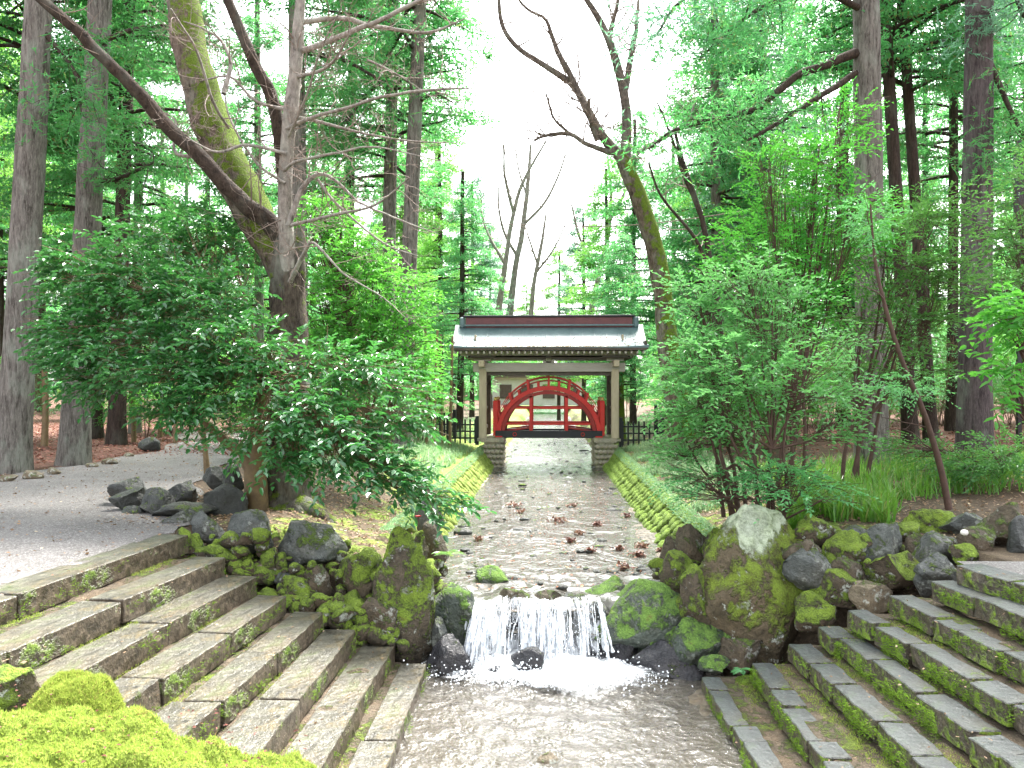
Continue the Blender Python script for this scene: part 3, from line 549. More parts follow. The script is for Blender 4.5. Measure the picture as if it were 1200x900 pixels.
# ------------------------------------------------------------------ rocks: (px, py centre, w, h in photo pixels, distance, material, label)
RK = [
 (150, 573, 46, 22, 10.6, 'rockdark', 'low dark green stone at the back left end of the row beside the gravel path'),
 (153, 586, 38, 22, 10.2, 'rockdark', 'dark stone in front of the leftmost low stone of the row by the path'),
 (156, 599, 26, 18, 9.9, 'rockdark', 'smallest dark stone at the front left end of the row by the path'),
 (181, 592, 40, 30, 9.9, 'rockdark', 'blocky dark stone third from the left in the row by the path'),
 (216, 577, 40, 28, 10.3, 'rockdark', 'rounded wet dark stone with a light side, middle of the row by the path'),
 (212, 600, 68, 20, 9.7, 'rockdark', 'long flat dark stone lying in front of the row by the path'),
 (254, 561, 30, 22, 11.2, 'rockdark', 'square dark stone behind the pointed one, left of the big trunk'),
 (275, 562, 24, 28, 10.9, 'rockdark', 'tall dark stone wedged against the left side of the big trunk'),
 (264, 588, 52, 40, 10.1, 'rockdark', 'pointed dark boulder left of the foot of the big trunk'),
 (215, 613, 50, 26, 9.4, 'rockgrey', 'pale grey slanting stone touching the head of the top left step'),
 (243, 622, 44, 36, 9.15, 'rockgrey', 'grey boulder at the end of the top step on the left'),
 (294, 628, 54, 46, 9.0, 'rockgrey', 'angular brown-grey boulder with a ridge, in front of the big trunk'),
 (356, 636, 82, 48, 8.95, 'rockgrey', 'widest grey boulder with a slanting top right of the angular one, below the roots'),
 (282, 659, 36, 22, 8.75, 'rockmoss', 'small moss-topped stone at the end of the second left step'),
 (318, 668, 46, 26, 8.7, 'rocktan', 'flat pale tan stone beside the third left step'),
 (335, 676, 24, 16, 8.6, 'rockgrey', 'little grey stone below the flat tan stone'),
 (372, 681, 34, 36, 8.65, 'rockbrown', 'small peaked brown stone with a pale tip among the left moss'),
 (350, 690, 44, 26, 8.55, 'rockmoss', 'low mossy stone at the head of the fourth left step'),
 (416, 672, 64, 46, 8.75, 'rockmoss', 'domed mossy boulder left of the tall upright block'),
 (405, 711, 62, 32, 8.5, 'rockmoss', 'flat mossy stone at the end of the sixth left step'),
 (440, 727, 52, 48, 8.4, 'rockbrown', 'brown stone with a white face at the end of the seventh left step'),
 (472, 698, 66, 130, 8.55, 'rockmoss', 'tall upright moss-covered block left of the waterfall'),
 (514, 742, 18, 34, 8.5, 'rockgrey', 'small pale grey stone squeezed between the tall block and the waterfall'),
 (540, 722, 70, 56, 8.75, 'rockgreen', 'mossy green boulder at the left edge of the waterfall'),
 (526, 771, 52, 44, 8.25, 'rockwet', 'wet black boulder at the left foot of the waterfall'),
 (580, 786, 20, 8, 8.1, 'rockwet', 'little wet stone awash at the left edge of the foam'),
 (623, 778, 44, 28, 8.12, 'rockwet', 'dark purple stone standing in the foam under the waterfall'),
 (578, 678, 44, 22, 9.75, 'rockgreen', 'small moss-capped stone alone in the stream above the waterfall'),
 (500, 598, 34, 40, 11.0, 'rockgrey', 'grey leaning stone in the left bank where the moss wall begins'),
 (508, 634, 30, 46, 10.0, 'rockbrown', 'upright brown stone in the left bank behind the tall block'),
 (488, 640, 36, 32, 9.5, 'rockmoss', 'mossy stone behind the top of the tall upright block'),
 (716, 692, 64, 26, 9.3, 'rockgreen', 'flat green mossy stone at the water line right of the waterfall lip'),
 (748, 722, 112, 66, 8.6, 'rockgreen', 'large rounded mossy boulder right of the waterfall'),
 (792, 700, 48, 30, 8.95, 'rockgreen', 'mossy stone behind the large rounded boulder by the waterfall'),
 (775, 752, 60, 38, 8.5, 'rockgreen', 'low green stone tucked under the large rounded boulder'),
 (778, 778, 92, 40, 8.2, 'rockwet', 'long wet black rock at the right foot of the waterfall'),
 (822, 757, 66, 52, 8.25, 'rockgreen', 'green mossy boulder at the foot of the great lichened boulder'),
 (866, 766, 56, 40, 8.05, 'rockbrown', 'small stone with white lichen spots in front of the great boulder'),
 (877, 801, 28, 18, 7.7, 'rockmoss', 'tiny mossy stone at the end of the lowest right step'),
 (838, 778, 34, 14, 7.9, 'rockgreen', 'flat green stone at the head of the water-edge slabs on the right'),
 (890, 690, 148, 142, 8.5, 'bigrock', 'great boulder cloaked in moss with a white lichen crown, right bank'),
 (802, 672, 50, 50, 8.9, 'rockmoss', 'mossy stone left of the great lichened boulder'),
 (816, 705, 38, 60, 8.45, 'rockmoss', 'upright mossy stone leaning on the left side of the great boulder'),
 (812, 640, 46, 40, 9.4, 'rockbrown', 'brown stone behind and left of the great boulder near the ferns'),
 (838, 645, 44, 36, 9.2, 'rockmoss', 'mossy hump directly behind the left shoulder of the great boulder'),
 (786, 650, 24, 34, 9.8, 'rockbrown', 'small dark stone at the start of the right moss wall'),
 (950, 626, 68, 34, 8.75, 'rockmoss', 'wide dark stone with a mossy top right of the great boulder'),
 (1000, 629, 46, 20, 8.7, 'rockgrey', 'low purple-grey stone in the upper row of the right rock wall'),
 (945, 648, 44, 32, 8.3, 'rockbrown', 'grey-black stone with white specks next to the great boulder'),
 (992, 648, 46, 38, 8.4, 'rockmoss', 'round green mossy stone in the middle of the right rock wall'),
 (1036, 640, 64, 42, 8.4, 'rockgrey', 'broad fractured grey stone in the upper right rock wall'),
 (1076, 640, 26, 26, 8.4, 'rockbrown', 'small dark stone beside the broad fractured grey one'),
 (945, 672, 52, 44, 8.2, 'rockgrey', 'pointed grey stone with a mossy cap below the white-specked stone'),
 (998, 672, 44, 34, 8.15, 'rockbrown', 'stone with a white lichen blotch below the round mossy stone'),
 (980, 694, 48, 40, 8.0, 'rockmoss', 'dark mossy stone at the head of the fourth right step'),
 (1017, 699, 48, 30, 7.85, 'rocktan', 'tan flat-bottomed stone at the end of the third right step'),
 (955, 716, 40, 34, 7.95, 'rockmoss', 'low brown mossy stone at the head of the fifth right step'),
 (1046, 668, 64, 44, 8.0, 'rockmoss', 'soft green moss hump above the third right step'),
 (1090, 612, 60, 22, 8.9, 'rockmoss', 'flat moss cushion stone at the back of the right rock wall'),
 (1096, 641, 58, 42, 8.2, 'rockgrey', 'large slate-grey stone with green stain, right rock wall'),
 (1132, 614, 44, 26, 8.6, 'rockgrey', 'grey wedge-shaped stone at the back right of the rock wall'),
 (1082, 680, 28, 30, 7.75, 'rockgrey', 'little grey upright stone at the end of the second right step'),
 (1097, 667, 44, 28, 7.7, 'rockgrey', 'smooth pale grey stone at the end of the top right step'),
 (1130, 652, 36, 20, 7.8, 'rockmoss', 'small mossy pad at the corner of the top right step'),
 (1146, 634, 42, 36, 7.95, 'rockbrown', 'rusty brown stone beside a white bloom, right rock wall'),
 (1176, 618, 58, 44, 8.1, 'rockbrown', 'tall dark brown stone near the right edge of the picture'),
 (1200, 640, 44, 60, 7.8, 'rockdark', 'dark stone cut by the right edge above the top step'),
 (1064, 622, 30, 20, 8.7, 'rockmoss', 'small mossy knob between the fractured and slate-grey stones'),
 (709, 854, 20, 14, 7.0, 'rocktan', 'small pale stone breaking the pool surface right of centre'),
 (643, 893, 26, 18, 6.3, 'rocktan', 'yellowish stone breaking the pool surface at the bottom edge'),
 (598, 702, 30, 24, 9.0, 'rockbrown', 'brown lip stone under the left part of the waterfall'),
 (640, 710, 44, 30, 8.95, 'rockbrown', 'widest brown lip stone in the middle of the waterfall'),
 (612, 708, 26, 26, 8.97, 'rockbrown', 'brown lip stone left of the middle of the waterfall'),
 (674, 708, 36, 30, 8.98, 'rockgrey', 'grey lip stone right of the middle of the waterfall'),
 (700, 726, 36, 60, 8.8, 'rockdark', 'dark sloping lip stone at the right end of the waterfall'),
 (732, 765, 40, 40, 8.55, 'rockwet', 'black wet stone in the corner right of the waterfall'),
]
for i, (px, py, ww, hh, d, mk, lab) in enumerate(RK):
    s = S(d)*1.16; dx, dz = ww*s, hh*s*1.2; dy = dx*(.8 if dx < .9 else .62); c = W(px, py, d+dy*.2)
    cut = {'rockmoss': 7, 'bigrock': 4, 'rockgreen': 5}.get(mk, 12)
    me = rock((dx, dy, dz), 40+i, 5 if ww > 100 else (4 if ww > 30 else 3), cuts=cut, rough=.12 if 'moss' in mk or mk == 'bigrock' else .08, tight=(.42, .82), fine=.016 if ww > 30 else .007, foot=.16 if mk == 'bigrock' else .1).mesh('rock', smooth=True)
    o = link('boulder' if ww > 50 else 'rock', me, M[mk], loc=tuple(c), rot=(0, 0, YAW)); tag(o, lab, 'rock')
# ledge of bedrock behind the fall
me = rock((2.2, .9, .78), 301, 5, 14, .14, (.6, .9)).mesh('rock_ledge', True); o = link('rock_ledge', me, M['rockwet'], loc=(-.02, 9.02, .14)); tag(o, 'dark wet bedrock ledge behind the falling water', 'rock ledge')
# rubble filling between the big rocks (uncountable)
def rubble(name, label, spots, mat, s0, s1, n):
    mb = MB(); v0, f0 = ICO[2]
    for k in range(n):
        c, sp = spots[rng.integers(len(spots))]; p = c+rng.normal(size=3)*sp; s = rng.uniform(s0, s1); d = norm(rng.normal(size=(3, 3))); v = v0.copy()
        for q in d: v = v-np.maximum(0, v@q-.6)[:, None]*q
        mb.add((v*(1+.25*noise(v0, 2, k*1.1)[:, None]))*s*rng.uniform(.7, 1.3, 3)+p, f0)
    return tag(mb.obj(name, mat, smooth=True), label, 'rubble', kind='stuff')
rubble('bank_rubble', 'mossy rubble packed between the boulders of both banks', [(W(455, 690, 8.9), (.2, .12, .15)), (W(330, 665, 9.0), (.35, .1, .06)), (W(410, 700, 8.8), (.25, .1, .1)), (W(960, 690, 8.6), (.5, .12, .12)), (W(1060, 660, 8.4), (.4, .15, .08)), (W(830, 740, 8.7), (.3, .15, .12)), (W(1010, 670, 8.5), (.4, .1, .1)), (W(500, 700, 9.1), (.1, .2, .15)), (W(800, 690, 9.2), (.15, .3, .12)), (W(375, 650, 9.2), (.3, .1, .06)), (W(255, 645, 8.75), (.25, .06, .08)), (W(290, 668, 8.7), (.3, .06, .06)), (W(340, 700, 8.5), (.25, .06, .06)), (W(385, 722, 8.4), (.2, .06, .06)), (W(430, 745, 8.35), (.2, .06, .05))], M['rockmoss'], .04, .12, 640)
mb = MB(); v0, f0 = ICO[2]
for k in range(300):
    y = 9.4+rng.random()**1.6*26; x = rng.uniform(-1.5, 1.5); s = rng.uniform(.02, .07)*(1.6 if abs(x) > 1.2 else 1)
    mb.add(v0*s*rng.uniform(.6, 1.3, 3)*[1.2, 1, .5]*(1+.3*noise(v0, 1.7, k)[:, None])+[x, y, ZU-.01+rng.normal(0, .015)], f0)
tag(mb.obj('stream_pebbles', M['rockdark'], smooth=True), 'dark stones just breaking the surface of the upper stream', 'pebbles', kind='stuff')
mb = MB()
for k in range(160):
    a_ = rng.uniform(0, 1); x = rng.uniform(.2, 1.5); y = rng.uniform(5.9, 8.0); s = rng.uniform(.02, .06)
    mb.add(v0*s*rng.uniform(.6, 1.3, 3)*[1.2, 1, .5]+[x, y, -.14+rng.normal(0, .015)], f0)
tag(mb.obj('pool_pebbles', M['rocktan'], smooth=True), 'small pale stones under the shallow right side of the pool', 'pebbles', kind='stuff')
# ------------------------------------------------------------------ mossed masonry walls of the canal, stones laid on the diagonal
def wallstone(seed):
    v, f = ICO[2]; v = v.copy(); v = np.sign(v)*np.abs(v)**.6; v = v*(1+.22*fbm(v, 1.5, 2, seed)[:, None]+.08*noise(v, 6, seed)[:, None]); m = MB(); m.add(v*[.118, .085, .112], f); me = m.mesh('stone', True); return me
ws = [wallstone(s) for s in range(8)]
for side, mk, y0, lab in ((1, 'wallmoss', 10.4, 'green-mossed masonry wall along the right bank of the stream'), (-1, 'wallmossL', 11.2, 'yellow-mossed masonry wall along the left bank of the stream')):
    t = thing('canal_wall', lab, 'wall', (side*1.6, 17, .4)); y = y0; k = 0; mesh = [m.copy() for m in ws]
    for m in mesh: m.materials.clear(); m.materials.append(M[mk])
    while y < 24.6:
        for q in range(5):
            s = .03+.215*q; z = .42+.64*min(s, 1.05)*1.0; x = side*(1.55+.5*s); yy = y+(.17 if q % 2 else 0)
            u_ = Vector((side*.5, 0, .62)).normalized(); n_ = Vector((-side*.62, 0, .5)).normalized(); v_ = n_.cross(u_); an = math.pi/4+rng.normal(0, .15)
            xa = u_*math.cos(an)+v_*math.sin(an); za = xa.cross(n_); Rm = Matrix((xa, n_, za)).transposed()
            o = link('stone', mesh[(k*3+q) % 8], None, t, loc=(x-side*1.6+rng.normal(0, .012), yy-17+rng.normal(0, .012), z-.4+rng.normal(0, .008)))
            o.rotation_euler = Rm.to_euler()
        y += .34; k += 1
mb = MB()
for side in (1, -1):
    P = []
    for k in range(9000): P.append([0, 0, 0])
    n = 4500; s = rng.uniform(.85, 1.25, n); y = 10+rng.random(n)**1.2*15
    P = np.stack([side*(1.53+.5*s-.05), y, .44+.64*np.minimum(s, 1.05)+.03], -1)
    blades(mb, P, rng.normal(size=P.shape)*.6+[-side*.8, 0, .2], rng.uniform(.03, .07, n), .012)
tag(mb.obj('wall_moss', M['mondo']), 'pale moss and fine grass hanging over both canal walls', 'moss', kind='stuff')
# ------------------------------------------------------------------ roofed gate
GY = 25.0; gz = lambda py: CH-(py-455)*.0263
gate = thing('roofed_gate', 'open timber gate with a pale blue-green copper roof standing over the stream', 'gate', (0, GY, .6))
def part(name, mat, boxes, par=gate, bev=.008, R=None, o=(0, GY, .6), label=None):
    m = MB()
    for c, d in boxes: m.box(np.array(c)-np.array(o), d, R)
    ob = m.obj(name, mat, par, label=label)
    return bevel(ob, bev, 1) if bev else ob
piers = []
for s in (-1, 1):
    # stone pier built of rough courses
    core = MB(); core.box((s*1.66, 0, .18), (.5, 2.2, 1.1)); pr = core.obj('pier', M['pier'], gate)
    core2 = MB(); core2.box((s*1.66, 0, .77), (.66, 2.34, .12)); core2.obj('cap_stone', M['pier'], pr)
    for zc in range(6):
        yv = [-1.11]; 
        for xx in np.arange(-.3, .31, .15):
            me = rock((.17, .12, .15), int(zc*31+(xx+1)*100+s*7), 2, 5, .05, (.6, .85), fine=0).mesh('stone', True)
            link('stone', me, M['pier'], pr, loc=(s*1.66+xx*.86+(.04 if zc % 2 else 0), -1.11, -.2+zc*.155), rot=(0, rng.normal(0, .1), 0))
        for yy in np.arange(-.95, 1.1, .25):
            me = rock((.12, .28, .15), int(zc*37+(yy+2)*90+s*7), 2, 5, .05, (.6, .85), fine=0).mesh('stone', True)
            link('stone', me, M['pier'], pr, loc=(s*1.66-s*.25, yy+(.1 if zc % 2 else 0), -.2+zc*.155))
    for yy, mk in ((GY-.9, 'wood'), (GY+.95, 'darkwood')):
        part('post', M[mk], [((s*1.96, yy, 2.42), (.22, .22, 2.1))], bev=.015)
        part('post_base', M['pier'], [((s*1.96, yy, 1.375), (.32, .32, .1))], bev=.02)
    part('bracing_panel', M['darkwood'], [((s*1.96, GY, 2.3), (.06, 1.6, .08)), ((s*1.96, GY, 3.1), (.06, 1.6, .1)), ((s*1.96, GY, 1.7), (.06, 1.6, .1))])
    part('tie_beam', M['wood'], [((s*1.96, GY, 3.62), (.16, 3.0, .18))])
    part('bracket', M['woodpale'], [((s*1.96, GY-.9, 3.75), (.5, .2, .1)), ((s*1.96, GY-.9, 3.85), (.75, .16, .09))])
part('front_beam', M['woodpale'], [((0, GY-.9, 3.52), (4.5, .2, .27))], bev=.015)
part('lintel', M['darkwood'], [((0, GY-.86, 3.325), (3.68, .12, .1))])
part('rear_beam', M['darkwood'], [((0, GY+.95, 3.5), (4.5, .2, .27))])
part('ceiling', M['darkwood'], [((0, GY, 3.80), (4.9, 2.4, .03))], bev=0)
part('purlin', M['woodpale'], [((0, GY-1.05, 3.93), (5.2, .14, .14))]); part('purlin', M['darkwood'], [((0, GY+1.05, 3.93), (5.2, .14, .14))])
part('frog_leg_strut', M['woodpale'], [((0, GY-.92, 3.74), (.16, .12, .2)), ((0, GY-.92, 3.68), (.34, .12, .06))])
# roof: curved copper sheets, front and rear
prof = [(0, 4.86), (.28, 4.63), (.6, 4.42), (.95, 4.24), (1.3, 4.13), (1.62, 4.07)]
hw = 2.88
for s in (-1, 1):
    pts = spline([(s*a, b, 0) for a, b in prof], 4)[:, :2]; n = len(pts); xs = np.linspace(-hw, hw, 17)
    top = MB(); V = []
    for x in xs:
        lift = .07*(abs(x)/hw)**3
        for (yy, zz) in pts: V.append([x, yy, zz-.6+lift*(abs(yy)/1.6)])
    V = np.array(V); V2 = V-[0, 0, .07]; nx = len(xs); i, j = np.meshgrid(np.arange(nx-1), np.arange(n-1), indexing='ij')
    q = np.stack([i*n+j, (i+1)*n+j, (i+1)*n+j+1, i*n+j+1], -1).reshape(-1, 4); top.add(V, q); top.add(V2, q[:, ::-1])
    for (i0, i1) in ((0, 0), (nx-1, nx-1)):
        a = V[i0*n:(i0+1)*n]; b = V2[i0*n:(i0+1)*n]; k = np.arange(n-1)[:, None]; top.add(np.concatenate([a, b]), np.concatenate([k, k+1, k+1+n, k+n], 1))
    a = V[n-1::n]; b = V2[n-1::n]; k = np.arange(nx-1)[:, None]; top.add(np.concatenate([a, b]), np.concatenate([k, k+1, k+1+nx, k+nx], 1))
    roof = top.obj('roof_slope', M['copper'], gate, True)
    sm_ = MB()
    for x in np.arange(-hw+.3, hw-.1, .36):
        for a, b in zip(pts[:-1], pts[1:]):
            c = (a+b)/2; L = np.hypot(*(b-a)); an = math.atan2(b[1]-a[1], b[0]-a[0]); R = np.array(Matrix.Rotation(an, 3, 'X')); sm_.box((x, c[0], c[1]-.6+.018), (.02, L*1.05, .02), R)
    sm_.obj('seam', M['copper'], roof, kind='stuff')
    ev = MB(); ev.box((0, s*1.62, 4.03-.6), (2*hw-.06, .07, .07)); ev.obj('eave_board', M['darkwood'], gate)
    # rafters, one by one
    rm = MB(); L = 1.15; rm.box((0, 0, 0), (.055, L, .07)); rme = rm.mesh('rafter')
    for x in np.arange(-2.72, 2.73, .17): link('rafter', rme, M['woodpale'], gate, loc=(x, s*1.03, 4.03-.6), rot=(-s*.16, 0, 0))
part('soffit', M['wood'], [((0, GY-1.0, 4.1), (5.5, 1.2, .02))], bev=0)
part('ridge_board', M['ridge'], [((0, GY, 4.92), (5.1, .3, .32))]); part('ridge_cap', M['black'], [((0, GY, 5.11), (5.25, .42, .06))]); part('ridge_trim', M['copper'], [((0, GY, 4.83), (5.2, .44, .05))])
for s in (-1, 1):
    part('ridge_end', M['copper'], [((s*2.66, GY, 4.92), (.16, .36, .34))], bev=.04); part('barge_board', M['darkwood'], [((s*2.8, GY-.8, 4.22), (.06, 1.6, .12)), ((s*2.8, GY+.8, 4.22), (.06, 1.6, .12))])
    part('gable_panel', M['wood'], [((s*2.2, GY, 4.2), (.05, 1.6, .6))])
# ------------------------------------------------------------------ arched red bridge under the gate
BY = 25.0; br = thing('arched_bridge', 'vermilion arched bridge with black bottom beam spanning the piers inside the gate', 'bridge', (0, BY, 1.4))
def arc(th, R, zc): return np.array([R*math.sin(th), zc+R*math.cos(th)])
Rb = 1.66; zc0 = 1.62                            # arch circle, squashed to a low ellipse
def AR(th, k=1.0): return np.array([1.47*(k if k < 1.08 else 1.08+(k-1.08)*.15)*math.sin(th), 1.50+1.36*k*math.cos(th)])
def archband(mb, k0, k1, yc, wd, th0=-1.5, th1=1.5, n=44):
    ths = np.linspace(th0, th1, n); a = np.array([AR(t, k0) for t in ths]); b = np.array([AR(t, k1) for t in ths]); V = []
    for y in (yc-wd/2, yc+wd/2):
        for q in (a, b): V.append(np.stack([q[:, 0], np.full(n, y-BY), q[:, 1]-1.4], 1))
    V = np.concatenate(V); k = np.arange(n-1)[:, None]; f = lambda p, q: np.concatenate([k+p*n, k+1+p*n, k+1+q*n, k+q*n], 1)
    mb.add(V, np.concatenate([f(0, 1), f(3, 2), f(1, 3), f(2, 0)])); mb.add(V[[0, n, 3*n, 2*n]], [[0, 1, 2, 3]]); mb.add(V[[n-1, 2*n-1, 4*n-1, 3*n-1]], [[3, 2, 1, 0]])
for yc in (BY-.62, BY+.62):
    m = MB(); archband(m, .90, .975, yc, .1); m.obj('arch_rib', M['reddark'], br)
    m = MB(); archband(m, .985, 1.07, yc-.02*np.sign(yc-BY)*-1, .13); m.obj('arch_beam', M['red'], br)
    m = MB(); archband(m, 1.19, 1.215, yc, .05, -1.38, 1.38); m.obj('handrail', M['reddark'], br)
    m = MB(); archband(m, 1.265, 1.30, yc, .08, -1.36, 1.36); m.obj('handrail', M['red'], br)
    for q, th in enumerate(np.linspace(-1.2, 1.2, 13)):
        a, b = AR(th, 1.06), AR(th, 1.33 if q % 2 == 0 else 1.2); c = (a+b)/2; L = np.hypot(*(b-a)); an = math.atan2(b[0]-a[0], b[1]-a[1])
        m = MB(); m.box((0, 0, 0), (.07, .07, L)); link('baluster', m.mesh('baluster'), M['red'], br, loc=(c[0], yc-BY, c[1]-1.4), rot=(0, an, 0))
m = MB(); archband(m, 1.072, 1.09, BY, 1.2); m.obj('deck', M['reddark'], br)
def bp(name, mat, boxes, bev=.008): return part(name, M[mat], boxes, br, bev, o=(0, BY, 1.4))
for yc in (BY-.62, BY+.62):
    yy = yc
    for x in (-.53, .53):
        zt = 1.5+1.36*.9*math.sqrt(1-(x/1.55/.9)**2); bp('upright', 'red', [((x, yy, (1.5+zt)/2+.02), (.1, .1, zt-1.5+.05))])
    for z in (1.83, 2.31):
        hwid = 1.55*.92*math.sqrt(max(0, 1-((z-1.5)/1.36/.92)**2)); bp('cross_rail', 'red', [((0, yy, z), (2*hwid*.95, .06, .07))])
    bp('bottom_beam', 'black', [((0, yy-.02, 1.52), (3.2, .16, .22))])
    for x in (-1.02, 1.02):
        m = MB(); ths = np.linspace(0, 2*math.pi, 7); pts = np.stack([.055*np.cos(ths), 0*ths-.105, .055*np.sin(ths)], 1); tube(m, pts, np.full(7, .012), 6); m.obj('hexagon_emblem', M['red'], br).location = (x, yy-BY-.0, .12)
    for s in (-1, 1):
        bp('end_post', 'red', [((s*1.6, yy, 2.0), (.15, .15, 1.05))], .015); bp('post_cap', 'gold', [((s*1.6, yy, 2.58), (.11, .11, .12))], .03)
        bp('foot', 'red', [((s*1.58, yy-.03, 1.37), (.42, .22, .09)), ((s*1.5, yy-.03, 1.44), (.22, .2, .06))])
        R = np.array(Matrix.Rotation(s*.13, 3, 'Y')); m = MB(); m.box((s*.9, yy-BY+.1, .27), (.8, .06, .05), R); m.obj('under_brace', M['reddark'], br)
# ------------------------------------------------------------------ picket fences either side
def picket(x0, x1, y, zb, lab, hgt=.72, y2=None):
    f = thing('picket_fence', lab, 'fence', ((x0+x1)/2, y, zb)); ox = (x0+x1)/2; y2 = y if y2 is None else y2
    L = math.hypot(x1-x0, y2-y); an = math.atan2(y2-y, x1-x0); f.rotation_euler[2] = an; f.location[1] = (y+y2)/2; n = max(2, int(L/.15)); pm = MB(); pm.box((0, 0, 0), (.05, .03, hgt)); pme = pm.mesh('picket')
    for k in range(n+1): link('picket', pme, M['black'], f, loc=(-L/2+L*k/n, 0, hgt/2))
    for z in (.16, .36, .56): m = MB(); m.box((0, .032, z*hgt/.72), (L, .03, .045)); m.obj('rail', M['black'], f)
    for s in (-1, 1): m = MB(); m.box((s*(L/2+.06), 0, hgt*.54), (.1, .1, hgt*1.2)); m.obj('post', M['black'], f)
picket(-2.95, -2.2, 24.2, 1.25, 'black picket fence between the left gate post and the bank')
picket(-5.2, -3.1, 27.0, 1.35, 'black picket fence running left behind the gate among bare stems', .75, 26.2)
picket(2.2, 3.3, 24.2, 1.2, 'black picket fence just right of the gate')
picket(3.6, 6.6, 27.0, 1.45, 'black picket fence running right behind the mossy trunk', .8, 26)
# pale outbuilding glimpsed far beyond the bridge
b = thing('far_building', 'pale low building glimpsed far behind the bridge arch', 'building', (-1.0, 78, 1.3))
m = MB(); m.box((0, 0, 1.3), (9, 5, 2.6)); m.obj('wall', M['farwall'], b); m = MB(); m.box((0, 0, 2.75), (10, 6, .3)); m.obj('roof', M['darkwood'], b)
for x in (-3, -1, 1, 3): m = MB(); m.box((x, -2.53, 1.3), (1.1, .08, 1.3)); m.obj('window', M['darkwood'], b)
# ------------------------------------------------------------------ trees and shrubs
def limbpx(mb, ctrl, d0, d1=None, sides=10, rough=.0, n=5):
    """a limb through photo points (px, py, width px) at distances d0 (start) to d1 (end)"""
    d1 = d0 if d1 is None else d1; k = len(ctrl); ds = np.linspace(d0, d1, k)
    P = np.array([W(c[0], c[1], q) for c, q in zip(ctrl, ds)]); r = np.array([c[2]*S(q)/2 for c, q in zip(ctrl, ds)])
    P = spline(P, n); m_ = len(P); P = P+fbm(np.stack([np.arange(m_)*.45, np.full(m_, ctrl[0][0]*.37), np.full(m_, ctrl[-1][1]*.53)], -1), 1., 3)[:, None]*norm(rng.normal(size=3))*min(r.max()*1.3, .07)*np.sin(np.linspace(0, np.pi, m_))[:, None]; r = np.interp(np.linspace(0, 1, len(P)), np.linspace(0, 1, k), r); tube(mb, P, r, sides, rough); return P, r
def twigs(mb, P, r, n, L, up=.3, depth=2, rmin=.0025, spread=1.):
    """fine branching twigs along a polyline; recursion"""
    tips = []
    T = np.gradient(P, axis=0); T = norm(T)
    for _ in range(n):
        i = rng.integers(1, len(P)); p = P[i]; d = norm(T[i]*rng.uniform(.2, .9)+rng.normal(size=3)*spread*[1, .8, .8]+[0, 0, up]); l = L*rng.uniform(.5, 1.2); m = max(4, int(5+depth)); pts = [p]; 
        for q in range(m): d = norm(d+rng.normal(size=3)*.22+[0, 0, .05]); pts.append(pts[-1]+d*l/m)
        pts = np.array(pts); r0 = max(rmin, min(r[i]*.5, .012*l+rmin)); rr = np.linspace(r0, rmin*.7, len(pts)); tube(mb, pts, rr, 5 if r0 > .01 else 4, cap=False); tips.append(pts)
        if depth > 0: tips += twigs(mb, pts, rr, rng.integers(2, 5), L*.5, up*.6, depth-1, rmin, spread)
    return tips
# ---- leafy crowns out of blobs (centre, radii), twigs with leaves in rows
def leafy(mb, tw, root, blobs, ntw, L, Wd, per=9, tlen=.34, droop=-.15, oval=True, flat=.5, stems=True, branchr=.012, up=.8, tiers=None, hub=None):
    root = np.asarray(root, float); vol = np.array([np.prod(b[1])**.66 for b in blobs]); vol /= vol.sum(); LP = []; LD = []; LU = []
    for (c, rad), share in zip(blobs, vol):
        c = np.asarray(c, float); rad = np.asarray(rad, float); n = max(4, int(ntw*share))
        q = rdir(n)*(rng.random(n)**.38)[:, None]; q[:, 2] = np.where(q[:, 2] < 0, q[:, 2]*.8, q[:, 2])
        p = c+q*rad
        if tiers: p[:, 2] = np.round(p[:, 2]/tiers)*tiers+rng.normal(0, tiers*.12, n)
        keep = noise(p, 1.0/max(.3, rad.mean()*.5), c[0]) > -.1; p = p[keep]; q = q[keep]; n = len(p)
        d = norm(norm(p-root)*[1, 1, .25]+q*.7*[1, 1, .5]+rng.normal(size=(n, 3))*.35+[0, 0, droop]); t = np.linspace(.1, 1, per)[None, :, None]
        tl = tlen*rng.uniform(.6, 1.25, n)[:, None, None]; pos = p[:, None]+d[:, None]*tl*t+np.array([0, 0, -1])*tl*.25*t**2*(1 if droop < 0 else -.2)
        sd = norm(np.cross(d, [0, 0, 1.]))[:, None]*np.where(np.arange(per) % 2, 1, -1)[None, :, None]
        ld = norm(d[:, None]*.75+sd*.8+rng.normal(size=pos.shape)*.28+np.array([0, 0, droop*1.2])); lu = norm(np.array([0, 0, up])+rng.normal(size=pos.shape)*.3)
        LP.append(pos.reshape(-1, 3)); LD.append(ld.reshape(-1, 3)); LU.append(lu.reshape(-1, 3))
        if tw is not None and stems:
            m = min(n, 46)
            k = rng.integers(0, n, m) if n > m else np.arange(n)
            h_ = root if hub is None else np.asarray(hub, float); main = spline([h_, (h_*.45+c*.55)+rng.normal(size=3)*.08, c], 5); tube(tw, main, np.linspace(branchr*1.6, branchr*.5, len(main)), 5, cap=False)
            for a in k:
                s0 = main[rng.integers(len(main)//2, len(main))]; pts = spline([s0, (s0+p[a])/2+[0, 0, -.03], p[a], p[a]+d[a]*tlen], 3); tube(tw, pts, np.linspace(branchr*.45, .0018, len(pts)), 4, cap=False)
    P, D, U = map(np.concatenate, (LP, LD, LU)); leaves(mb, P, D, U, L*rng.uniform(.65, 1.15, len(P)), Wd*rng.uniform(.8, 1.1, len(P)), oval); return P, D, U
def blobpx(px, py, rx, ry, d, dz=None): s = S(d); return (W(px, py, d), (rx*s, (dz or (rx*s*.8)), ry*s))
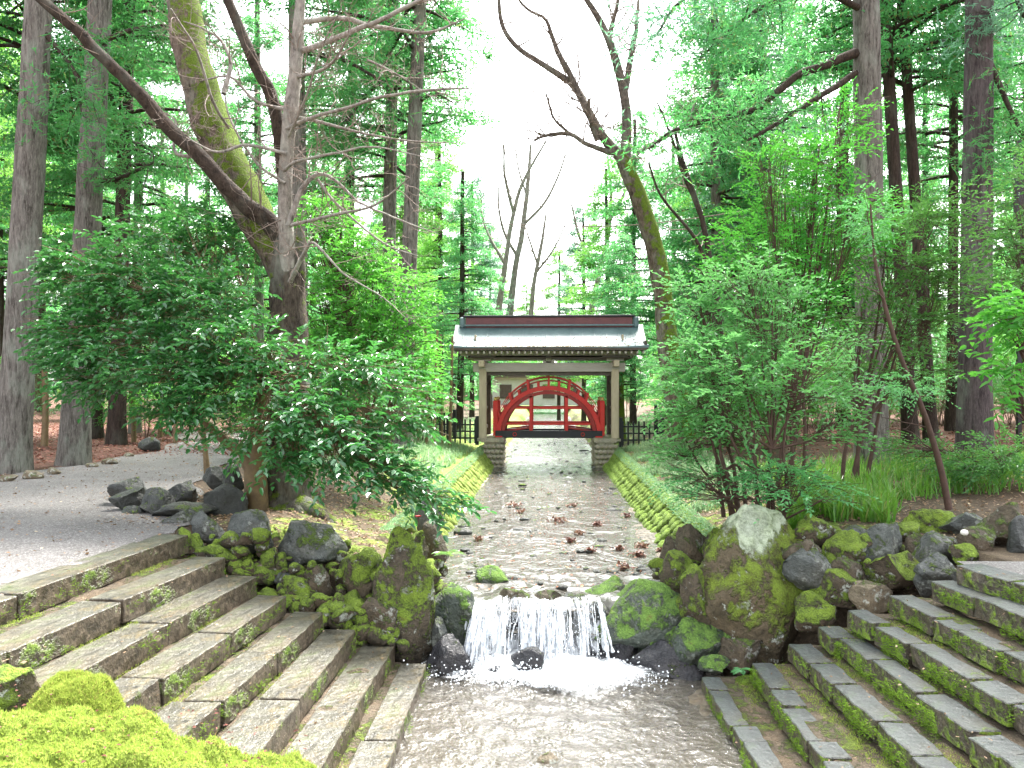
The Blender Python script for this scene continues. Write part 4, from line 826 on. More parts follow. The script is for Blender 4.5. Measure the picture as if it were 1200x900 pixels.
# ---- the old multi-stemmed tree in front of the path
D0 = 10.9
tree = thing('old_tree', 'old broadleaf tree with bare crown, moss on its leaning stem and roots among the boulders', 'tree', tuple(W(329, 605, D0)*[1, 1, 0]+[0, 0, 1.2])); T0 = np.array(tree.location)
class PM(MB):
    def obj(s, name, mat, parent=None, smooth=False, **k):
        o0 = np.array(parent.location) if parent is not None and parent.parent is None else (np.array(parent.parent.location) if parent is not None else 0)
        s.v = [v-o0 for v in s.v]; return MB.obj(s, name, mat, parent, smooth, **k)
mb = PM(); limbpx(mb, [(330, 606, 100), (330, 595, 80), (331, 580, 66), (333, 545, 60), (336, 500, 54), (337, 440, 47), (337, 380, 42), (338, 320, 40), (340, 270, 34)], D0, D0, 28, .16)
for px, py, w2 in ((290, 618, 16), (372, 625, 22), (405, 632, 16), (318, 632, 22), (345, 640, 20), (270, 600, 14)): limbpx(mb, [(331, 585, 34), ((331+px)/2, 603, 26), (px, py, w2), (px+(px-331)*.35, py+12, 3)], D0-.1, D0-.7, 10, .15)
trk = mb.obj('trunk', M['oak'], tree, True)
mb = PM(); stemA = limbpx(mb, [(338, 345, 32), (326, 300, 38), (300, 258, 43), (272, 200, 46), (243, 130, 43), (225, 65, 38), (214, 0, 34), (204, -70, 34), (200, -150, 26)], D0+.1, D0+.5, 22, .13)
mb.obj('mossy_stem', M['oakmoss'], tree, True, label='thick leaning stem covered in bright moss')
mb = PM(); B = limbpx(mb, [(346, 318, 26), (332, 282, 25), (312, 258, 23), (285, 238, 20), (236, 184, 17), (185, 136, 16), (160, 104, 15), (128, 76, 14), (92, 38, 13), (52, 2, 12), (0, -40, 10)], D0+.15, D0-1.2, 12, .08)
tw = PM(); twigs(tw, B[0], B[1], 10, .8, .35, 1)
Bb = limbpx(mb, [(333, 215, 15), (326, 150, 15), (316, 108, 15), (302, 82, 14), (286, 45, 13), (268, 2, 12), (250, -45, 10)], D0, D0-.4, 12, .08); twigs(tw, Bb[0], Bb[1], 6, .7, .3, 1)
mb.obj('dark_limb', M['limb'], tree, True)
mb = PM(); Ps = limbpx(mb, [(338, 318, 20), (336, 285, 19), (334, 238, 17), (336, 180, 16), (341, 130, 17), (347, 70, 15), (350, 25, 13), (356, -40, 10)], D0-.12, D0-.5, 12, .05)
sub = [[(345, 62, 9), (375, 52, 9), (430, 30, 8), (470, 12, 7), (500, -4, 5)], [(348, 27, 9), (395, 22, 8), (440, 30, 7), (500, 38, 5), (545, 22, 2)], [(338, 150, 7), (365, 138, 6), (400, 128, 5), (450, 112, 5), (520, 105, 4), (562, 104, 1)],
 [(336, 152, 6), (350, 138, 6), (420, 155, 4), (480, 165, 3), (545, 168, 1)], [(333, 200, 6), (350, 189, 5), (400, 178, 4), (440, 172, 3), (520, 190, 1)], [(338, 265, 10), (352, 225, 9), (368, 207, 7), (385, 205, 5), (420, 235, 4), (470, 258, 3), (515, 275, 1)],
 [(340, 264, 6), (395, 251, 5), (440, 240, 4), (480, 208, 2)], [(372, 210, 5), (395, 240, 4), (450, 285, 3), (490, 300, 1)], [(349, 90, 6), (385, 78, 5), (410, 40, 3)], [(341, 130, 6), (300, 118, 5), (270, 90, 4), (235, 95, 2)], [(336, 180, 6), (290, 170, 5), (255, 178, 4), (215, 160, 2)], [(334, 215, 5), (300, 190, 4), (270, 140, 3), (262, 100, 2)],
 [(338, 160, 5), (360, 110, 4), (375, 60, 3), (400, 10, 2)], [(430, 70, 4), (470, 90, 3), (512, 118, 1)], [(236, 184, 7), (205, 178, 5), (205, 140, 3), (170, 128, 2)], [(262, 110, 8), (270, 70, 6), (250, 40, 4), (215, 25, 2)], [(268, 150, 4), (250, 120, 5), (230, 60, 4), (200, 10, 3)], [(340, 330, 8), (355, 300, 7), (368, 285, 5), (400, 318, 3), (450, 350, 2), (475, 372, 1)]]
for s_ in sub: q = limbpx(mb, [(x_, y_, w_*.74) for x_, y_, w_ in s_], D0-.4, D0-.4-rng.uniform(-.6, 1.6), 7); twigs(tw, q[0], q[1], 11, .62, .1, 2, .0022)
twigs(tw, Ps[0], Ps[1], 16, .7, .1, 2, .0022); twigs(tw, stemA[0][8:], stemA[1][8:]*.3, 12, .8, .2, 2, .0022)
mb.obj('pale_stem', M['pale'], tree, True, label='slim pale bare stem with spreading branches'); tw.obj('twig', M['twig'], tree, kind='stuff')
# ---- camellia round its foot
def shrub(name, label, cat, root, blobs, ntw, L, Wd, mat, stemmat='stem', big=0, group=None, stemr=.02, **k):
    t = thing(name, label, cat, tuple(root), group=group); mb, tw = PM(), PM(); P, D, U = leafy(mb, tw, root, blobs, ntw, L, Wd, branchr=stemr, **k)
    if big:   # leaves nearest the viewer as single leaves
        fw = np.array([-sy_, cy, 0]); near = np.argsort(P@fw)[:big]; one = MB(); leaves(one, [[0, 0, 0]], [[0, 1, 0]], [[0, 0, 1.]], L*1.05, Wd*1.05); me = one.mesh('leaf'); me.materials.append(M[mat])
        for i in near:
            d = norm(D[i]); r_ = norm(np.cross(d, U[i])); u_ = np.cross(r_, d); R = Matrix((Vector(r_), Vector(d), Vector(u_))).transposed(); link('leaf', me, None, t, loc=tuple(P[i]-np.asarray(root)), rot=R.to_euler())
    mb.obj('foliage', M[mat], t, kind='stuff'); tw.obj('stem', M[stemmat], t, True); return t
cb = [blobpx(*q) for q in [(108, 350, 50, 36, 10.6), (85, 312, 30, 24, 10.9), (130, 305, 60, 34, 10.9), (215, 275, 60, 30, 11.2), (270, 290, 44, 26, 11.2), (180, 340, 80, 36, 10.4), (95, 405, 42, 34, 10.4), (72, 385, 22, 16, 10.5), (150, 400, 80, 40, 10.0), (245, 350, 60, 36, 10.1), (265, 405, 60, 40, 9.8), (205, 440, 70, 28, 9.8), (118, 448, 42, 18, 10.2), (285, 455, 62, 34, 9.6), (345, 445, 50, 30, 9.5), (225, 478, 55, 18, 9.7), (300, 505, 52, 20, 9.4), (370, 490, 55, 28, 9.2), (400, 430, 50, 26, 9.7), (335, 415, 36, 16, 9.6), (440, 440, 50, 26, 9.9), (410, 530, 55, 24, 9.0), (350, 535, 40, 14, 9.2), (460, 560, 40, 22, 8.9), (495, 575, 30, 14, 8.9), (520, 590, 20, 9, 8.9), (460, 490, 40, 20, 9.3), (490, 455, 22, 12, 9.6)]]
cam_ = shrub('camellia', 'large dark glossy camellia spreading in front of the old tree and drooping to the right', 'shrub', G(304, 598, 1.33), cb, 3100, .1, .054, 'camellia', 'stemy', big=280, stemr=.011, per=9, tlen=.36, droop=-.16, up=1.2, hub=W(310, 440, 10.15))
mb = PM(); limbpx(mb, [(300, 602, 30), (299, 560, 26), (288, 535, 15), (262, 512, 14), (235, 490, 11), (222, 468, 9)], 10.45, 10.4, 12, .08); limbpx(mb, [(300, 560, 22), (304, 500, 18), (312, 440, 13), (318, 400, 8)], 10.45, 10.2, 10, .06); limbpx(mb, [(312, 440, 12), (350, 470, 10), (400, 520, 8), (440, 555, 6), (470, 575, 4)], 10.2, 9.1, 8)
mb.obj('trunk', M['stemy'], cam_, True)
# thin shrub with pale stem beside the rocks
sp = thing('sapling', 'thin crooked pale sapling standing in the gravel left of the dark stones', 'sapling', tuple(G(243, 556, 1.33)))
mb = PM(); q = limbpx(mb, [(243, 556, 8), (241, 530, 6), (238, 505, 6), (237, 480, 5), (240, 455, 3)], 14.6, 14.6, 7); limbpx(mb, [(239, 515, 4), (228, 495, 3), (222, 480, 2)], 14.6, 14.6, 6); limbpx(mb, [(240, 530, 3), (222, 522, 2), (212, 515, 1)], 14.6, 14.6, 6); mb.obj('stem', M['stemy'], sp, True)
mb = PM(); leafy(mb, None, G(243, 556, 1.33), [blobpx(240, 470, 30, 20, 14.6)], 60, .07, .035, 8, .3); mb.obj('foliage', M['camellia'], sp, kind='stuff')
# bright shrubs behind the old tree and by the path
shrub('leafy_shrub', 'bright green broadleaf shrub directly behind the forked tree, right of its trunk', 'shrub', G(420, 545, 1.3), [blobpx(*q) for q in [(400, 300, 55, 40, 13.5), (440, 350, 60, 40, 13.3), (390, 370, 50, 40, 13), (460, 400, 45, 35, 13), (410, 430, 50, 25, 13), (480, 440, 30, 25, 13.4), (380, 255, 40, 20, 13.8)]], 1900, .085, .04, 'green', stemr=.03, per=9, tlen=.4)
# ---- right bank: airy light green shrubs
rs = [((905, 618), 9.3, [(862, 420, 75, 40), (905, 375, 60, 36), (830, 470, 55, 26), (930, 450, 55, 30), (870, 500, 70, 24), (965, 500, 40, 20), (880, 330, 45, 26), (950, 400, 50, 26)], 1150, 'palegreen', 'airy pale green shrub with several thin dark stems rising behind the great boulder'),
      ((862, 606), 10.2, [(815, 475, 40, 28), (805, 420, 34, 30), (818, 360, 36, 36), (800, 530, 20, 10), (835, 430, 45, 30)], 700, 'palegreen', 'light green shrub with two thin stems leaning over the right moss wall'),
      ((925, 585), 11.5, [(960, 190, 50, 36), (985, 140, 30, 26), (920, 250, 66, 40), (960, 300, 80, 40), (880, 300, 50, 36), (1000, 240, 30, 24), (900, 200, 26, 20), (930, 360, 50, 30)], 1500, 'green', 'tall bright green young tree right of centre with a slim brown stem'),
      ((1000, 580), 12.0, [(1040, 300, 60, 40), (1090, 260, 50, 30), (1010, 380, 60, 40), (1070, 370, 50, 30), (1100, 330, 40, 30), (1060, 430, 40, 14), (1000, 450, 40, 20)], 1300, 'dgreen', 'mid green leafy shrub around the foot of the big right hand cedars')]
for (bx_, by_), d, bl, n, mk, lab in rs:
    rt = W(bx_, by_, d); t = shrub('airy_shrub', lab, 'shrub', rt, [blobpx(a, b, c, e_, d+rng.uniform(-.5, .6)) for a, b, c, e_ in bl], n, .074 if mk != 'dgreen' else .08, .037 if mk != 'dgreen' else .036, mk, 'stem', stemr=.01, per=9, tlen=.38, droop=-.03, tiers=.26, up=1.8, hub=np.array(rt)+[0, 0, .9])
    mb = PM()
    for q in range(4):
        tx, ty = bl[q][0], bl[q][1]-20; limbpx(mb, [(bx_+q*9-14, by_, 5.5), (bx_+q*9-14+(tx-bx_)*.15, by_-60, 4.5), (bx_+(tx-bx_)*.5, (by_+ty)/2, 3.5), (tx, ty, 1.5)], d, d, 7)
    mb.obj('trunk', M['stem'], t, True)
rt = W(905, 616, 9.2); shrub('airy_shrub', 'low flat-layered pale shrub spreading over the great lichened boulder', 'shrub', rt, [blobpx(*q) for q in [(862, 582, 60, 9, 9.1), (935, 568, 60, 9, 9.0), (830, 560, 40, 8, 9.4), (900, 552, 50, 8, 9.2), (965, 585, 30, 6, 8.9)]], 380, .062, .03, 'palegreen', stemr=.01, per=10, tlen=.3, droop=-.02, up=2)
for px, py, d, tx, ty, lab in ((860, 608, 9.7, 835, 520, 'short bare brown stem left of the airy shrub behind the great boulder'), (868, 612, 9.6, 850, 540, 'second short bare stem right of the leftmost one behind the great boulder')):
    t = thing('sapling', lab, 'sapling', tuple(W(px, py, d))); mb = PM(); limbpx(mb, [(px, py, 7), (px-8, py-35, 6), (px-20, py-70, 4), (tx-10, ty-40, 2)], d, d, 7); mb.obj('stem', M['stem'], t, True)
t = thing('sapling', 'long slanting reddish sapling crossing in front of the right hand cedars', 'sapling', tuple(W(1112, 597, 9.6))); mb = PM()
q = limbpx(mb, [(1112, 597, 9), (1104, 555, 8), (1085, 490, 7), (1060, 430, 6), (1040, 370, 5), (1026, 310, 4), (1020, 240, 2)], 9.6, 9.6, 8, .05); twigs(mb, q[0], q[1], 6, .5, .3, 1); mb.obj('stem', M['stem'], t, True)
mb = PM(); leafy(mb, None, W(1085, 490, 9.6), [blobpx(1045, 455, 50, 10, 9.4), blobpx(1010, 440, 30, 8, 9.4), blobpx(1020, 260, 30, 26, 9.8)], 240, .055, .028, 9, .28, tiers=.1); mb.obj('foliage', M['palegreen'], t, kind='stuff')
shrub('laurel', 'large-leaved glossy laurel reaching in at the right edge, mid height', 'shrub', W(1230, 560, 8.5), [blobpx(*q) for q in [(1195, 430, 36, 40, 8.2), (1215, 370, 50, 40, 8.2), (1185, 470, 24, 16, 8.2)]], 260, .125, .05, 'green', stemr=.015, per=7, tlen=.35)
shrub('leafy_shrub', 'green shrub foliage above the laurel at the right edge', 'shrub', W(1240, 560, 10.5), [blobpx(*q) for q in [(1180, 340, 40, 20, 10), (1200, 290, 40, 30, 10.3), (1215, 230, 45, 40, 10.5)]], 520, .07, .035, 'dgreen', stemr=.015, per=8, tlen=.4)
shrub('leafy_shrub', 'low dark green bush at the right edge under the purple-barked cedar', 'shrub', W(1175, 560, 11.5), [blobpx(*q) for q in [(1175, 535, 50, 22, 11.4), (1130, 545, 34, 14, 11.4), (1080, 525, 34, 18, 12)]], 520, .075, .03, 'dgreen', stemr=.012, per=8, tlen=.32)
# ---- mossy leaning bare tree, right of the gate
def baretree(name, lab, base, d, limbs, main, mat, tw_n=9, twL=1.0, rough=.08, depth=2, group=None):
    t = thing(name, lab, 'tree', tuple(W(base[0], base[1], d)), group=group); mb, tw = PM(), PM(); q = limbpx(mb, main, d, d, 14, rough); twigs(tw, q[0][len(q[0])//2:], q[1][len(q[0])//2:]*.4, 4, twL, .4, depth, .004)
    o = mb.obj('trunk', M[mat], t, True); mb = PM()
    for l in limbs: q = limbpx(mb, l, d, d+rng.uniform(-1, 1), 8); twigs(tw, q[0], q[1], tw_n, twL, .35, depth, .004)
    if limbs: mb.obj('branch', M['limbgrey'] if mat == 'oakmoss' else M[mat], t, True)
    tw.obj('twig', M['twig'], t, kind='stuff'); return t
baretree('bare_tree', 'mossy leaning leafless tree with twisting dark limbs right of the gate', (798, 512), 18.5, [
 [(728, 185, 13), (705, 158, 11), (688, 128, 10), (672, 100, 9), (640, 78, 7), (606, 55, 6), (588, 28, 5), (584, -10, 4)], [(690, 132, 8), (672, 95, 7), (655, 60, 6), (640, 25, 4), (612, 5, 3), (598, -25, 2)], [(733, 190, 13), (734, 130, 11), (722, 72, 10), (706, 30, 8), (685, -5, 6), (670, -40, 4)],
 [(733, 105, 8), (741, 60, 7), (746, 30, 5), (748, 0, 3)], [(722, 180, 8), (695, 172, 6), (668, 157, 5), (640, 158, 4), (625, 166, 2)], [(668, 157, 4), (650, 140, 3), (640, 110, 2)], [(712, 50, 6), (720, 20, 5), (728, -20, 3)], [(700, 165, 6), (692, 140, 5), (690, 115, 3)], [(735, 190, 6), (760, 170, 5), (800, 150, 3), (815, 120, 2)]],
 [(800, 515, 32), (793, 470, 28), (784, 420, 25), (777, 350, 22), (768, 295, 21), (750, 235, 20), (733, 195, 18), (728, 180, 15)], 'oakmoss', 13, 1.3)
baretree('bare_tree', 'thin dark crooked tree with forking stems in front of the right wood', (846, 500), 14.5, [[(820, 250, 5), (800, 200, 4), (785, 155, 3), (770, 120, 2)], [(835, 330, 5), (815, 280, 4), (775, 230, 3), (760, 190, 2)]],
 [(852, 520, 8), (846, 440, 8), (842, 370, 7), (833, 310, 7), (822, 255, 6), (800, 190, 5), (790, 150, 3)], 'limb', 6, .8, .03, 1)
far = [((600, 372), 46, [(597, 372, 9), (603, 320, 7), (612, 270, 6), (618, 220, 5), (622, 170, 3)], [[(606, 300, 4), (590, 270, 3), (584, 235, 2), (586, 200, 1)], [(612, 265, 4), (640, 235, 3), (660, 190, 2), (664, 160, 1)], [(618, 230, 3), (608, 200, 2), (602, 160, 1)]]),
       ((625, 372), 50, [(622, 372, 6), (626, 330, 5), (634, 290, 4), (640, 250, 2)], [[(628, 320, 3), (650, 290, 2), (668, 250, 1)], [(630, 310, 3), (620, 280, 2), (610, 250, 1)]]),
       ((580, 372), 42, [(583, 372, 8), (592, 310, 6), (600, 260, 5), (612, 215, 4), (640, 165, 2)], [[(592, 310, 4), (570, 270, 3), (560, 230, 2)], [(602, 250, 4), (592, 210, 3), (590, 170, 2)]]),
       ((712, 330), 44, [(690, 380, 7), (700, 330, 6), (712, 280, 5), (716, 230, 4), (712, 180, 2)], [[(702, 320, 4), (680, 280, 3), (670, 240, 2)], [(714, 260, 4), (735, 220, 3)]])]
for (b_, d, mn, lb), lab in zip(far, ('faint straight leafless tree far beyond the gate, above the left half of its roof', 'thinnest faint leafless tree far off, right above the middle of the gate roof', 'faint leafless tree far off leaning right, nearest above the left end of the gate roof', 'faint leafless tree far off above the right end of the gate roof')): baretree('bare_tree', lab, b_, d, lb, mn, 'pale', 9, 2.2, .03, 2, 'leafless trees far beyond the gate')
# ---- cedars
def trunkmesh(h, r, lean=(0, 0), wob=.1, sides=14, rough=.05, flare=1.5, seg=16):
    t = np.linspace(0, 1, seg)**1.3; P = np.stack([lean[0]*t*h+wob*np.sin(t*4+r*50)*t, lean[1]*t*h+wob*np.cos(t*3+r*30)*t, -.25+t*(h+.25)], 1); R = r*(1-.55*t)*(1+(flare-1)*np.exp(-t*h/.5)); m = MB(); tube(m, P, R, sides, rough); return m, P
def cedarcrown(seed, h, z0, rad, nb, needle=(.2, .05), dens=46, droop=.25):
    """whorls of drooping branches carrying sprays of needles; returns needle mesh and branch mesh"""
    r = np.random.default_rng(seed); nm, bm_ = MB(), MB(); P = []; D = []
    for k in range(nb):
        t = (k+r.random())/nb; z = z0+(h-z0)*t**.9; ln = rad*(1-t)**.7*r.uniform(.55, 1.1)+.35; a = r.uniform(0, 6.283); out = np.array([math.cos(a), math.sin(a), 0]); s = np.linspace(0, 1, 7)
        pts = np.stack([out[0]*ln*s, out[1]*ln*s, z+ln*(.18*s-droop*s**2*1.6+.18*s**4)], 1); tube(bm_, pts, np.linspace(.035*ln/2+.012, .006, 7), 4, cap=False)
        n = int(dens*ln/1.5)+6; s2 = .18+.82*r.random(n)**.75; base = np.stack([out[0]*ln*s2, out[1]*ln*s2, z+ln*(.18*s2-droop*s2**2*1.6+.18*s2**4)], 1)
        side = np.array([-out[1], out[0], 0]); off = side*(r.normal(size=(n, 1))*.22*ln*(1.05-s2)[:, None]+0)+r.normal(size=(n, 3))*.07; c = base+off; td = norm(out*.7+side*np.sign((off@side))[:, None]*.8+[0, 0, -.25]+r.normal(size=(n, 3))*.25)
        m = 7; u = np.linspace(0, 1, m)[None, :, None]; sl = r.uniform(.25, .5, n)[:, None, None]; pos = c[:, None]+td[:, None]*sl*u+r.normal(size=(n, m, 3))*.035; dd = norm(td[:, None]+r.normal(size=pos.shape)*.75+np.array([0, 0, -.1])); P.append(pos.reshape(-1, 3)); D.append(dd.reshape(-1, 3))
    P = np.concatenate(P); D = np.concatenate(D); n = len(P); R = norm(np.cross(D, norm(r.normal(size=(n, 3))+[0, 0, 1.5]))); L = r.uniform(.6, 1.2, (n, 1))*needle[0]; w_ = needle[1]
    V = np.stack([P-R*w_*.3, P+D*L*.5-R*w_*.5, P+D*L, P+D*L*.5+R*w_*.5], 1).reshape(-1, 3); nm.add(V, np.arange(n)[:, None]*4+np.array([0, 1, 2, 3])); return nm, bm_
crowns = []
for s, (h, z0, rad, nb, nd, dn) in enumerate([(17, 4.5, 2.9, 90, (.15, .045), 52), (14, 2.6, 2.4, 90, (.15, .045), 50), (19, 7, 3.0, 84, (.15, .045), 50)]):
    a, b = cedarcrown(20+s, h, z0, rad, nb, nd, dn); crowns.append((a.mesh('crown'), b.mesh('branch', True)))
cm = {}
def crownmesh(i, mk):
    if (i, mk) not in cm:
        a = crowns[i][0].copy(); a.materials.clear(); a.materials.append(M[mk]); cm[(i, mk)] = a
    return cm[(i, mk)]
for c in crowns: c[1].materials.append(M['cedard'])
def cedar(lab, px, d, wpx, top_px=None, mk='cedar', ci=0, nk='needle', crown_dz=0., sc=1., group=None, h=None, base=None, extra=None):
    b_ = W(px, 455, d) if base is None else np.array(base); z = float(Hgt(b_[0], b_[1])); t = thing('cedar_tree', lab, 'tree', (b_[0], b_[1], z), rng.uniform(0, 6.28) if top_px is None else 0, group)
    h = h or 18*sc; lean = (0, 0)
    if top_px is not None: p2 = W(top_px, 0, d); lean = ((p2[0]-b_[0])/(p2[2]-z), (p2[1]-b_[1])/(p2[2]-z))
    near = d < 17; m, P = trunkmesh(h+crown_dz, wpx*S(d)/2, lean, .06, 22 if near else 10, .07 if near else .03, 1.35, 40 if near else 12); m.obj('trunk', M[mk], t, True)
    if ci is not None:
        top = P[-1]; o = link('crown', crownmesh(ci, nk), None, t, loc=(lean[0]*h*.6, lean[1]*h*.6, crown_dz)); o.rotation_euler = (lean[1]*-.8, lean[0]*.8, rng.uniform(0, 6.28)); o.scale = (sc,)*3
        o = link('branch', crowns[ci][1], None, t, loc=o.location, rot=o.rotation_euler); o.scale = (sc,)*3
    return t
near = [('large pale grey cedar trunk at the left edge beside the gravel path', 13, 14.8, 37, 46, 'cedar', 2, 5.5), ('straight grey cedar second from the left, standing at the far side of the path', 85, 16.2, 33, 118, 'cedar', 2, 4),
 ('slim reddish dark cedar between the left edge and the pale grey one', 16, 21, 15, 35, 'cedard', 0, 4), ('dark cedar just right of the second grey cedar behind the path', 136, 22, 20, 150, 'cedard', 0, 3), ('thin grey cedar showing between the grey cedar and the mossy stem', 158, 27, 13, 166, 'cedar', 0, 3),
 ('grey cedar trunk rising directly behind the pale bare stem', 352, 20, 24, 346, 'cedar', 2, 4), ('grey cedar with long clear bole left of the gate', 471, 20.5, 21, 491, 'cedar', 2, 3), ('twin grey cedar just left of the clear-boled one', 452, 23, 19, 460, 'cedar', 0, 3), ('narrow cedar between the bare stem and the twin cedars', 405, 27, 14, 415, 'cedard', 0, 3),
 ('big cedar with pale grey bark right of centre and an arching low limb', 1022, 14.6, 36, 1014, 'cedar', 2, 5.5), ('purple-grey cedar with pale lichen spots near the right edge', 1141, 14.2, 37, 1146, 'cedarp', 2, 5.5), ('brown cedar leaning left just right of the big grey one', 1068, 19, 17, 1038, 'cedard', 0, 4), ('slender brown cedar leaning between the two thick right hand cedars', 1092, 20, 15, 1058, 'cedard', 0, 4),
 ('mossy straight cedar standing close behind the right gate post', 727, 27.5, 13, 728, 'oakmoss', 1, -100), ('dark cedar deep in shade between the right hand cedars', 1115, 24, 13, 1120, 'cedard', 0, 3), ('slim cedar left of the gate behind the picket fence', 538, 30, 9, 548, 'cedard', 1, -101), ('grey cedar showing behind the thin crooked tree on the right', 842, 25, 14, 838, 'cedar', 1, 1.)]
for lab, px, d, wpx, tpx, mk, ci, dz in near: T = cedar(lab, px, d, wpx, tpx, mk, ci, crown_dz=max(dz, 0), sc=.5 if dz == -100 else (.66 if dz == -101 else 1), h=4.2 if dz == -100 else (9.6 if dz == -101 else None)); NEAR_LAST = T
# low hanging limbs of the nearer cedars, with sprays
def spraylimb(parent, ctrl, d0, d1, nsp, nk='needle', spread=.35, lim=.5):
    mb = PM(); P, r = limbpx(mb, ctrl, d0, d1, 7, .04); tips = twigs(mb, P[len(P)//4:], r[len(P)//4:], 12, .9, -.1, 1, .004, .8); mb.obj('limb', M['limb'], parent, True)
    nm = PM(); base = np.concatenate([P[len(P)//3:]]+[t[2:] for t in tips]); n = nsp; c = base[rng.integers(0, len(base), n)]+rng.normal(size=(n, 3))*[spread*.6, spread*.6, spread*.35]; td = norm(rng.normal(size=(n, 3))*[1, 1, .5]+[0, 0, -.5])
    u = np.linspace(0, 1, 10)[None, :, None]; pos = c[:, None]+td[:, None]*rng.uniform(.2, .4, n)[:, None, None]*u; dd = norm(td[:, None]+rng.normal(size=pos.shape)*.5); P2 = pos.reshape(-1, 3); D2 = dd.reshape(-1, 3); blades(nm, P2, D2, rng.uniform(.06, .14, len(P2)), .022); nm.obj('foliage', M[nk], parent, kind='stuff')
byl = {o['label']: o for o in bpy.data.objects if o.get('category') == 'tree'}
big = byl[near[9][0]]
spraylimb(big, [(1003, 62, 12), (970, 75, 10), (930, 92, 9), (890, 125, 8), (840, 140, 6), (790, 152, 4), (760, 175, 2)], 14.5, 13.5, 420, 'needle', .45)
spraylimb(big, [(1003, 85, 8), (975, 105, 7), (940, 125, 6), (905, 148, 5), (875, 165, 3)], 14.5, 13.8, 200)
spraylimb(big, [(1008, 10, 8), (960, -10, 7), (900, 5, 6), (850, 40, 4), (820, 70, 2)], 14.5, 13.2, 700, 'needle', .6)
spraylimb(big, [(1008, -20, 8), (940, -40, 7), (880, -40, 6), (800, 0, 4), (770, 40, 2)], 14.5, 13.5, 700, 'needleb', .6)
spraylimb(byl[near[1][0]], [(100, 205, 8), (125, 212, 6), (150, 205, 4), (180, 190, 3)], 16.2, 15.6, 190, 'needle', .4); spraylimb(byl[near[1][0]], [(102, 60, 8), (140, 40, 6), (190, 30, 4), (230, 40, 2)], 16.2, 15.2, 420, 'needle', .55)
spraylimb(byl[near[0][0]], [(45, 30, 7), (70, 60, 5), (90, 90, 4), (95, 130, 2)], 14.8, 14.2, 260, 'needle', .4); spraylimb(byl[near[10][0]], [(1150, 50, 9), (1175, 110, 6), (1195, 150, 4), (1215, 170, 2)], 14.2, 13.6, 300, 'needle', .45)
spraylimb(byl[near[10][0]], [(1155, 5, 9), (1180, -20, 6), (1200, 20, 4)], 14.2, 13.6, 300, 'needleb', .45); spraylimb(byl[near[6][0]], [(488, 120, 6), (510, 110, 4), (530, 120, 2)], 20.5, 20, 90); spraylimb(byl[near[5][0]], [(350, 60, 7), (400, 70, 5), (440, 90, 3)], 20, 18, 420, 'needle', .6); spraylimb(byl[near[7][0]], [(460, 90, 6), (430, 110, 4), (400, 150, 3)], 22, 20, 420, 'needle', .6)
# the wood behind, both sides: many alike cedars
r = np.random.default_rng(77); pts = []
def free(x, y, dm):
    return all((x-a)**2+(y-b)**2 > dm*dm for a, b in pts)
tries = 0; proto = {}
def wood(n, f, lab, grp, dm, cis, nks):
    k = 0; tr = 0
    while k < n and tr < 6000:
        tr += 1; x, y = f()
        if not free(x, y, dm): continue
        pts.append((x, y)); sc = r.uniform(.8, 1.15); key = (r.choice(cis), str(r.choice(nks)), str(r.choice(['cedard', 'cedar', 'cedard'])))
        if key not in proto:
            proto[key] = cedar(lab, 0, 30, 1.0*14, None, key[2], int(key[0]), key[1], 0, 1., grp, base=(x, y)); t = proto[key]; t.scale = (sc,)*3; t.location = (x, y, float(Hgt(x, y)))
            t['label'] = lab; t['group'] = grp
        else: dup(proto[key], (x, y, float(Hgt(x, y))), r.uniform(0, 6.28), sc, lab, grp)
        k += 1
wood(30, lambda: (-r.uniform(6.5, 34), r.uniform(19, 52)), 'cedar of the left wood behind the path, one of many alike', 'cedars of the left wood', 2.3, [0, 0, 1, 2], ['needle', 'needle', 'needley'])
wood(28, lambda: (r.uniform(5.5, 34), r.uniform(18, 52)), 'cedar of the right wood behind the bank, one of many alike', 'cedars of the right wood', 2.3, [0, 1, 1, 2], ['needle', 'needleb', 'needley'])
def ctr():
    y = r.uniform(40, 95); s = r.choice([-1, 1]); return (s*r.uniform(6.3+.06*(y-40), 28), y)
wood(34, ctr, 'pale hazy cedar beyond the gate, one of many alike', 'cedars beyond the gate', 2.6, [1, 1, 0], ['needle', 'needley', 'needleb'])
for k_, (px, d_, ytop, lab_, nk_) in enumerate([(516, 34, 150, 'soft green conifer just left of the gate roof, behind the clear-boled cedar', 'needley'), (553, 44, 205, 'small pointed conifer above the left corner of the gate roof', 'needleb'), (575, 62, 262, 'far low conifer left of the white gap above the roof', 'needley'), (655, 60, 275, 'far low conifer right of the white gap above the roof', 'needley'), (684, 46, 235, 'pale conifer above the right half of the gate roof', 'needleb'), (712, 38, 185, 'soft green conifer above the right corner of the gate roof', 'needley'), (742, 34, 130, 'conifer right of the gate roof behind the leaning mossy tree', 'needle'), (618, 95, 330, 'farthest little conifer in the white gap above the roof', 'needley')]):
    H_ = (CH-(ytop-455)/F*d_)-1.3; cedar(lab_, px, d_, 9*30/d_, None, 'cedard', 1, nk_, 0, H_/14, h=H_*.97)
